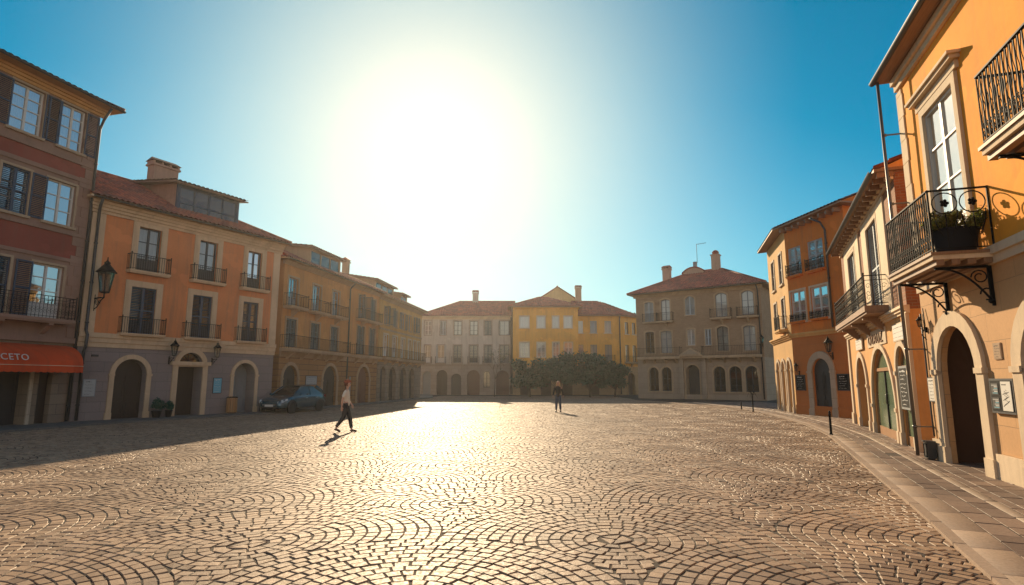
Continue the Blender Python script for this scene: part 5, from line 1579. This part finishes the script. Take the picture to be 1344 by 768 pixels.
b = MB(); b.box(-.12, .12, -.16, 0, 0, .34, MAT['darkzinc']); b.box(-.14, .14, -.18, .0, .341, .37, MAT['darkzinc']); link('casing', b.mesh('casing'), t)
b = MB(); b.ring(rect_pts(-.08, .08, .05, .29), rect_pts(-.1, .1, .03, .31), -.17, -.158, MAT['iron'], True); link('door', b.mesh('door'), t)

# ================================================================== parked car
def build_car():
    t = empty('parked_car', 'dark teal hatchback parked in the shade before the ochre house', 'car', (-12.15, 32.5, 0), math.atan2(-2.7, -.72))
    paint = NT('dark_teal_paint'); paint.val(paint.b.inputs['Base Color'], (.008, .065, .10, 1)); paint.val(paint.b.inputs['Roughness'], .25); paint.val(paint.b.inputs['Metallic'], .35)
    paint.val(paint.b.inputs['Coat Weight'], .8); paint.val(paint.b.inputs['Coat Roughness'], .05)
    pm = paint.m
    cg = M_plain('car_window', (.008, .014, .018), .04, 0, 0, 2, 0, .8)
    chrome = M_plain('alloy', (.45, .46, .47), .3, .9, .05, 8)
    plast = M_plain('black_plastic', (.012, .012, .013), .5)
    st = [(-2.03, .62, .42, .82, .88), (-1.98, .76, .28, .90, .96), (-1.55, .84, .22, .95, .99), (-.6, .86, .2, .94, .97), (.4, .86, .2, .92, .96), (1.0, .855, .2, .89, .97), (1.45, .84, .21, .82, .90), (1.8, .79, .22, .72, .80), (1.98, .68, .26, .60, .68), (2.05, .52, .34, .52, .58)]
    vs = []; fs = []
    for (x, w, zb, zs, zt) in st:
        half = [(0, zb), (.85 * w, zb), (.97 * w, zb + .08), (w, zb + (zs - zb) * .45), (.985 * w, zs - .1), (.93 * w, zs - .02), (.86 * w, zs + .02), (.4 * w, zt), (0, zt)]
        ring_ = half + [(-y, z) for y, z in half[-2:0:-1]]
        vs += [(x, y, z) for y, z in ring_]
    n = 16
    for i in range(len(st) - 1):
        for k in range(n): fs.append((i * n + k, i * n + (k + 1) % n, (i + 1) * n + (k + 1) % n, (i + 1) * n + k))
    fs += [tuple(range(n))[::-1], tuple((len(st) - 1) * n + k for k in range(n))]
    b = MB(); b.add(vs, fs, pm, True)
    body = link('body', b.mesh('body'), t); m = body.modifiers.new('sub', 'SUBSURF'); m.levels = m.render_levels = 2
    # glasshouse
    gs = [(1.02, .70, .92, .66, .94), (.62, .74, .92, .60, 1.2), (.2, .76, .92, .56, 1.405), (-.45, .76, .93, .57, 1.47), (-1.15, .75, .94, .55, 1.42), (-1.62, .72, .95, .54, 1.24), (-1.97, .66, .95, .6, .98)]
    def shell(off, keep):
        V = []; Fs = []
        for (x, w0, z0, w1, z1) in gs:
            half = [(w0 + off, z0), (w0 + (w1 - w0) * .5 + .02 + off, z0 + (z1 - z0) * .5), (w1 + .01 + off, z1 - .04), (w1 - .07, z1 + off), (0, z1 + .03 + off)]
            V += [(x, y, z) for y, z in half + [(-y, z) for y, z in half[-2::-1]]]
        for i in range(len(gs) - 1):
            for k in range(8):
                if keep(i, k): Fs.append((i * 9 + k, i * 9 + k + 1, (i + 1) * 9 + k + 1, (i + 1) * 9 + k))
        return V, Fs
    V, Fs = shell(0, lambda i, k: True)
    b = MB(); b.add(V, Fs, cg, True); g = link('windows', b.mesh('windows'), t); m = g.modifiers.new('sub', 'SUBSURF'); m.levels = m.render_levels = 2
    V, Fs = shell(.012, lambda i, k: 1 < i < 5 and k in (2, 3, 4, 5))
    b = MB(); b.add(V, Fs, pm, True)
    for s in (-1, 1):
        b.tube([(1.0, .70 * s, .93), (.62, .665 * s, 1.19), (.22, .585 * s, 1.39)], .035, pm, 6)
        b.tube([(-.42, .76 * s, .93), (-.47, .69 * s, 1.2), (-.48, .6 * s, 1.42)], .03, pm, 6)
        b.tube([(-1.9, .68 * s, .95), (-1.62, .64 * s, 1.18), (-1.2, .58 * s, 1.4)], .07, pm, 6)
    link('roof', b.mesh('roof'), t)
    for s in (-1, 1):
        for x in (1.27, -1.28):
            wb = MB()
            wb.lathe([(.2, -.1), (.29, -.1), (.315, -.06), (.315, .06), (.29, .1), (.2, .1)], MAT['rubber'], (0, 0, 0), 24)
            w = link('wheel', wb.mesh('wheel'), t, (x, .77 * s, .315)); w.rotation_euler = (PI / 2, 0, 0)
            rb = MB(); rb.lathe([(.2, -.04), (.205, .09), (.19, .1), (.18, .06)], chrome, (0, 0, 0), 24); rb.lathe([(.06, .03), (.06, .085), (.03, .095)], chrome, (0, 0, 0), 12)
            for k in range(5):
                a = 2 * PI * k / 5
                for da in (-.14, .14): rb.bar((.05 * math.cos(a), .05 * math.sin(a), .075), (.195 * math.cos(a + da), .195 * math.sin(a + da), .085), .03, .025, chrome)
            rim = link('rim', rb.mesh('rim'), w)
            if s > 0: rim.rotation_euler = (PI, 0, 0)
            ab = MB(); ab.tube([(x + .37 * math.cos(a), .845 * s, .315 + .37 * math.sin(a)) for a in [PI * i / 14 for i in range(15)]], .035, plast, 6)
            ab.lathe([(.36, 0), (.36, .02)], plast, (0, 0, 0), 20)
            nn = len(ab.v) - 40
            ab.v[nn:] = [(x + p[0], .835 * s + p[2] * s, .315 + p[1]) for p in ab.v[nn:]]
            link('wheel_arch', ab.mesh('wheel_arch'), t)
    hl = M_plain('headlight_lens', (.55, .6, .62), .08, .2, .05, 9, 0, .8); rl = M_plain('tail_lens', (.25, .01, .01), .2)
    for s in (-1, 1):
        b = MB(); b.add([(1.62, .80 * s, .68), (1.94, .70 * s, .56), (2.03, .48 * s, .545), (2.0, .46 * s, .62), (1.82, .6 * s, .73), (1.6, .79 * s, .775)], [tuple(range(6))], hl)
        b.sphere((1.88, .66 * s, .645), .07, hl, 10, 6)
        link('headlight', b.mesh('headlight'), t)
        b = MB(); b.add([(-1.9, .79 * s, .85), (-2.03, .66 * s, .85), (-2.04, .66 * s, 1.0), (-1.85, .77 * s, 1.02)], [(0, 1, 2, 3)], rl); b.box(-2.05, -1.98, min(.55 * s, .7 * s), max(.55 * s, .7 * s), .78, .93, rl); link('tail_light', b.mesh('tail_light'), t)
        b = MB(); b.sphere((.72, .93 * s, .98), .1, pm, 10, 6, .7); b.bar((.72, .84 * s, .93), (.72, .93 * s, .96), .05, .04, plast); link('mirror', b.mesh('mirror'), t)
        b = MB()
        for x in (.12, -.85): b.bar((x, .868 * s, .79), (x - .16, .868 * s, .79), .02, .025, chrome)
        link('door_handle', b.mesh('door_handle'), t)
    b = MB(); b.box(1.98, 2.065, -.42, .42, .43, .5, plast); b.box(1.97, 2.055, -.5, .5, .28, .38, plast)
    for k in range(3): b.box(2.0, 2.07, -.4, .4, .435 + k * .022, .443 + k * .022, chrome)
    link('grille', b.mesh('grille'), t)
    b = MB(); b.box(2.06, 2.075, -.25, .25, .375, .475, MAT['paper']); link('number_plate', b.mesh('number_plate'), t)
build_car()

# ================================================================== people
def skin(name, verts, edges, radii, mat, parent, sub=2):
    me = bpy.data.meshes.new(name); me.from_pydata(verts, edges, []); me.materials.append(mat)
    o = link(name, me, parent)
    m = o.modifiers.new('skin', 'SKIN'); m.use_smooth_shade = True; m.branch_smoothing = .3
    if not me.skin_vertices: return o
    for i, r in enumerate(radii):
        r = r if isinstance(r, tuple) else (r, r)
        me.skin_vertices[0].data[i].radius = r
        me.skin_vertices[0].data[i].use_root = (i == 0)
    s = o.modifiers.new('sub', 'SUBSURF'); s.levels = s.render_levels = sub
    return o

class Sk:
    def __init__(s): s.v = []; s.e = []; s.r = []
    def p(s, co, r, link_to=None):
        s.v.append(tuple(co)); s.r.append(r); i = len(s.v) - 1
        if link_to is not None: s.e.append((link_to, i))
        return i
    def chain(s, start, pts):
        for co, r in pts: start = s.p(co, r, start)
        return start

def hand(S, wrist_i, w, d, side):
    w = Vector(w); d = Vector(d).normalized(); f = Vector((1, 0, 0)); f = (f - d * f.dot(d)).normalized(); n = d.cross(f)
    palm = S.p(w + d * .055, (.026, .026), wrist_i)
    for k, L in enumerate((.075, .085, .08, .06)):
        off = f * (.026 - .018 * k)
        a = w + d * .085 + off
        S.chain(palm, [(a, .0095), (a + d * L * .55 + n * .004 * side, .0085), (a + d * L * .95 + n * (.022 * side) - f * .004, .007)])
    a = w + d * .03 + f * .03
    S.chain(palm, [(a, .011), (a + d * .035 + f * .016, .010), (a + d * .06 + f * .012, .008)])

def person(label, loc, rz, legs, arms, top, bottom, hair, shoes, sleeve, long_hair, scale=1., cap=None, jacket=False):
    t = empty('person', label, 'person', loc, rz)
    t.scale = (scale,) * 3
    S = Sk()
    pel = S.p((0, 0, .95), .11); sp = S.p((.0, 0, 1.12), .10, pel); ch = S.p((.005, 0, 1.33), .115, sp); nb = S.p((.01, 0, 1.46), .055, ch)
    nk = S.p((.025, 0, 1.53), .05, nb); jw = S.p((.045, 0, 1.60), .072, nk); hd = S.p((.04, 0, 1.665), .086, jw); S.p((.03, 0, 1.735), .062, hd)
    S.chain(jw, [((.135, 0, 1.625), .014)])
    for s, (kn, an, toe) in zip((-1, 1), legs):
        S.chain(pel, [((0, .09 * s, .88), .085), (kn, .058), (an, .04), (((an[0] + toe[0]) / 2, an[1], toe[2] + .03), .035), (toe, .028)])
    for s, (el, wr, hd_dir) in zip((-1, 1), arms):
        w = S.chain(ch, [((.0, .15 * s, 1.41), .058), (el, .04), (wr, .027)])
        hand(S, w, wr, hd_dir, s)
    skin('body', S.v, S.e, S.r, MAT['skin'], t)
    # upper garment
    S = Sk(); loose = .02
    a = S.p((0, 0, 1.10), .135); S.p((0, 0, .87 if not jacket else .82), .155, a); c = S.p((.005, 0, 1.33), .14, a); S.p((.012, 0, 1.455), .075, c)
    for s, (el, wr, _) in zip((-1, 1), arms):
        sh = S.p((0, .16 * s, 1.405), .075, c)
        if sleeve == 'long': S.chain(sh, [(el, .058), ((Vector(wr) * .92 + Vector(el) * .08), .045)])
        else: S.chain(sh, [((Vector(el) * .85 + Vector((0, .16 * s, 1.405)) * .15), .07)])
    skin('shirt' if not jacket else 'jacket', S.v, S.e, S.r, top, t)
    S = Sk(); p0 = S.p((0, 0, .93), .125); S.p((0, 0, 1.1), .118, p0)
    for s, (kn, an, toe) in zip((-1, 1), legs):
        S.chain(p0, [((0, .085 * s, .86), .1), (kn, .078), (Vector(an) + Vector((0, 0, .03)), .062)])
    skin('trousers', S.v, S.e, S.r, bottom, t)
    for s, (kn, an, toe) in zip((-1, 1), legs):
        S = Sk(); an, toe = Vector(an), Vector(toe); dr = (toe - an)
        heel = an - dr * .12; heel.z = an.z - .045
        i = S.p(an + Vector((0, 0, -.02)), .048); S.chain(i, [(heel, .042)]); S.chain(i, [((an + toe) / 2 + Vector((0, 0, -.005)), .046), (toe, .04), (toe + dr * .15, .03)])
        skin('shoe', S.v, S.e, S.r, shoes, t)
    S = Sk(); a = S.p((.022, 0, 1.70), .098); S.p((.02, 0, 1.755), .055, a)
    if long_hair: S.chain(a, [((-.045, 0, 1.62), .085), ((-.075, 0, 1.48), .08), ((-.08, 0, 1.34), .06), ((-.08, 0, 1.24), .03)])
    else: S.chain(a, [((-.035, 0, 1.64), .078), ((-.04, 0, 1.57), .06)])
    if long_hair:
        for s in (-1, 1): S.chain(a, [((.02, .085 * s, 1.62), .035), ((.01, .1 * s, 1.5), .04), ((.02, .1 * s, 1.38), .025)])
    skin('hair', S.v, S.e, S.r, hair, t)
    if cap:
        b = MB(); b.box(.06, .19, -.07, .07, 1.70, 1.712, cap); b.lathe([(.122, 0), (.125, .03), (.12, .06), (.09, .1), (.03, .118), (.004, .12)], cap, (.015, 0, 1.695), 16); link('cap', b.mesh('cap'), t)
    b = MB()
    for s in (-1, 1): b.sphere((.118, .032 * s, 1.655), .011, MAT['ink'], 6, 4)
    b.bar((.117, -.024, 1.585), (.117, .024, 1.585), .008, .01, MAT['lips']); link('face', b.mesh('face'), t)
    return t
MAT['lips'] = M_plain('lips', (.35, .12, .1), .5)
cloth = lambda n, c, r=.85: M_plain(n, c, r, 0, .12, 14, .3, .25)
person('person walking right in a pale short-sleeved shirt, dark trousers and reddish cap', (-5.6, 19.75, .0), rad(8),
       [((-.06, -.1, .5), (-.30, -.1, .15), (-.16, -.1, .035)), ((.13, .09, .50), (.20, .09, .085), (.36, .1, .03))],
       [((-.10, -.22, 1.13), (-.12, -.2, .88), (.05, 0, -1)), ((.02, .22, 1.13), (.16, .19, .94), (.4, -.1, -1))],
       cloth('off_white_cotton', (.66, .60, .50)), cloth('charcoal_trousers', (.02, .022, .028)), cloth('auburn_hair', (.12, .032, .014), .5), cloth('brown_shoes', (.06, .03, .018), .5), 'short', False, .97, cloth('rust_cap', (.30, .07, .04)))
person('person with long fair hair in black jacket and jeans at the shadow edge', (2.55, 32.2, .0), rad(-100),
       [((.04, -.1, .5), (.02, -.12, .085), (.17, -.14, .03)), ((.0, .1, .5), (-.08, .11, .09), (.07, .14, .03))],
       [((-.03, -.25, 1.13), (.02, -.29, .9), (.1, 0, -1)), ((-.04, .25, 1.13), (-.02, .28, .9), (.05, 0, -1))],
       cloth('black_jacket', (.014, .014, .018)), cloth('blue_jeans', (.035, .06, .11)), cloth('fair_hair', (.58, .42, .22), .5), cloth('black_boots', (.012, .011, .012), .4), 'long', True, .98, None, True)

# ================================================================== light, sky, air
SUN_AZ, SUN_EL = rad(-8.0), rad(22.5)
sd = Vector((math.sin(SUN_AZ) * math.cos(SUN_EL), math.cos(SUN_AZ) * math.cos(SUN_EL), math.sin(SUN_EL)))
L = bpy.data.lights.new('sun', 'SUN'); L.energy = 5.0; L.angle = rad(.6); L.color = (1, .76, .48)
so = bpy.data.objects.new('sun', L); COL.objects.link(so); so.rotation_euler = sd.to_track_quat('Z', 'Y').to_euler(); so.location = (0, 0, 40)

W = bpy.data.worlds.new('World'); scene.world = W; W.use_nodes = True
nt = W.node_tree; nt.nodes.clear()
N = lambda ty, **k: (lambda x: ([setattr(x, a, v) for a, v in k.items()], x)[1])(nt.nodes.new(ty))
sky = N('ShaderNodeTexSky', sky_type='NISHITA', sun_disc=False, sun_elevation=SUN_EL, sun_rotation=SUN_AZ, altitude=200, air_density=1.0, dust_density=.6, ozone_density=3.0)
bg = N('ShaderNodeBackground'); bg.inputs[1].default_value = .075
wo = N('ShaderNodeOutputWorld')
tc = N('ShaderNodeTexCoord'); dt = N('ShaderNodeVectorMath', operation='DOT_PRODUCT'); nt.links.new(tc.outputs['Generated'], dt.inputs[0]); dt.inputs[1].default_value = sd
def wm(opn, a, b=None, clamp=False):
    x = N('ShaderNodeMath', operation=opn, use_clamp=clamp)
    for i, q in enumerate((a, b)):
        if q is None: continue
        if isinstance(q, (int, float)): x.inputs[i].default_value = q
        else: nt.links.new(q, x.inputs[i])
    return x.outputs[0]
def wmix(f, a, b, blend='MIX'):
    x = N('ShaderNodeMix', data_type='RGBA', blend_type=blend)
    for sock, q in ((x.inputs['Factor'], f), (x.inputs[6], a), (x.inputs[7], b)):
        if isinstance(q, tuple): sock.default_value = (*q, 1)
        elif isinstance(q, (int, float)): sock.default_value = q
        else: nt.links.new(q, sock)
    return x.outputs[2]
dot = wm('MAXIMUM', dt.outputs['Value'], 0.)
# deep clear blue around the sun's half of the sky, unseen half away from it warmed and brightened as added fill
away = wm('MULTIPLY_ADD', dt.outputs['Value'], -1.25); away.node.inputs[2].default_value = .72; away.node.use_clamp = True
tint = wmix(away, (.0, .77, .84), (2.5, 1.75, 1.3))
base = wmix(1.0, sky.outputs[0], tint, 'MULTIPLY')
# pale haze low over the roofs towards the sun
sx = N('ShaderNodeSeparateXYZ'); nt.links.new(tc.outputs['Generated'], sx.inputs[0])
low = wm('POWER', wm('SUBTRACT', 1., wm('MAXIMUM', sx.outputs[2], 0.)), 4.4)
low = wm('MULTIPLY', low, wm('POWER', dot, 4.5))
base = wmix(wm('MULTIPLY', wm('SUBTRACT', low, .05), 1.25, True), base, (8.4, 8.0, 6.9))
# the sun's aureole in dusty air
g1 = wm('MULTIPLY', wm('SUBTRACT', wm('POWER', dot, 18.5), .035), 1.05, True)
base = wmix(g1, base, (8.7, 8.15, 6.7))
g2 = wm('POWER', dot, 150.)
acc = wmix(1.0, base, wmix(g2, (0., 0., 0.), (3.2, 2.9, 2.4)), 'ADD')
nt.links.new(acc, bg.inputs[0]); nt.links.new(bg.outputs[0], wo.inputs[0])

HAZE = .00045
if HAZE:
    b = MB(); b.box(-140, 140, -70, 200, -1.3, 17.2, MAT['iron'])
    me = b.mesh('haze'); me.materials.clear()
    hm = bpy.data.materials.new('haze_air'); hm.use_nodes = True; ht = hm.node_tree; ht.nodes.clear()
    ho = ht.nodes.new('ShaderNodeOutputMaterial'); pv = ht.nodes.new('ShaderNodeVolumePrincipled')
    pv.inputs['Color'].default_value = (.95, .93, .90, 1); pv.inputs['Density'].default_value = HAZE; pv.inputs['Anisotropy'].default_value = .72
    ht.links.new(pv.outputs[0], ho.inputs['Volume']); me.materials.append(hm)
    h = link('haze', me); h['kind'] = 'stuff'

# ================================================================== camera and film
cam = bpy.data.cameras.new('camera'); co = bpy.data.objects.new('camera', cam); COL.objects.link(co)
cam.sensor_width = 36; cam.lens = 754 / 1344 * 36; cam.clip_start = .05; cam.clip_end = 1000
co.location = (0, 0, 1.7); co.rotation_euler = (rad(90 + 8.75), 0, 0)
scene.camera = co
scene.view_settings.view_transform = 'Standard'; scene.view_settings.look = 'None'; scene.view_settings.gamma = 1; scene.view_settings.exposure = .6
scene.view_settings.use_curve_mapping = False
scene.cycles.use_denoising = True
scene.cycles.max_bounces = 8; scene.cycles.volume_bounces = 0; scene.cycles.transparent_max_bounces = 12
scene.cycles.caustics_reflective = False; scene.cycles.caustics_refractive = False
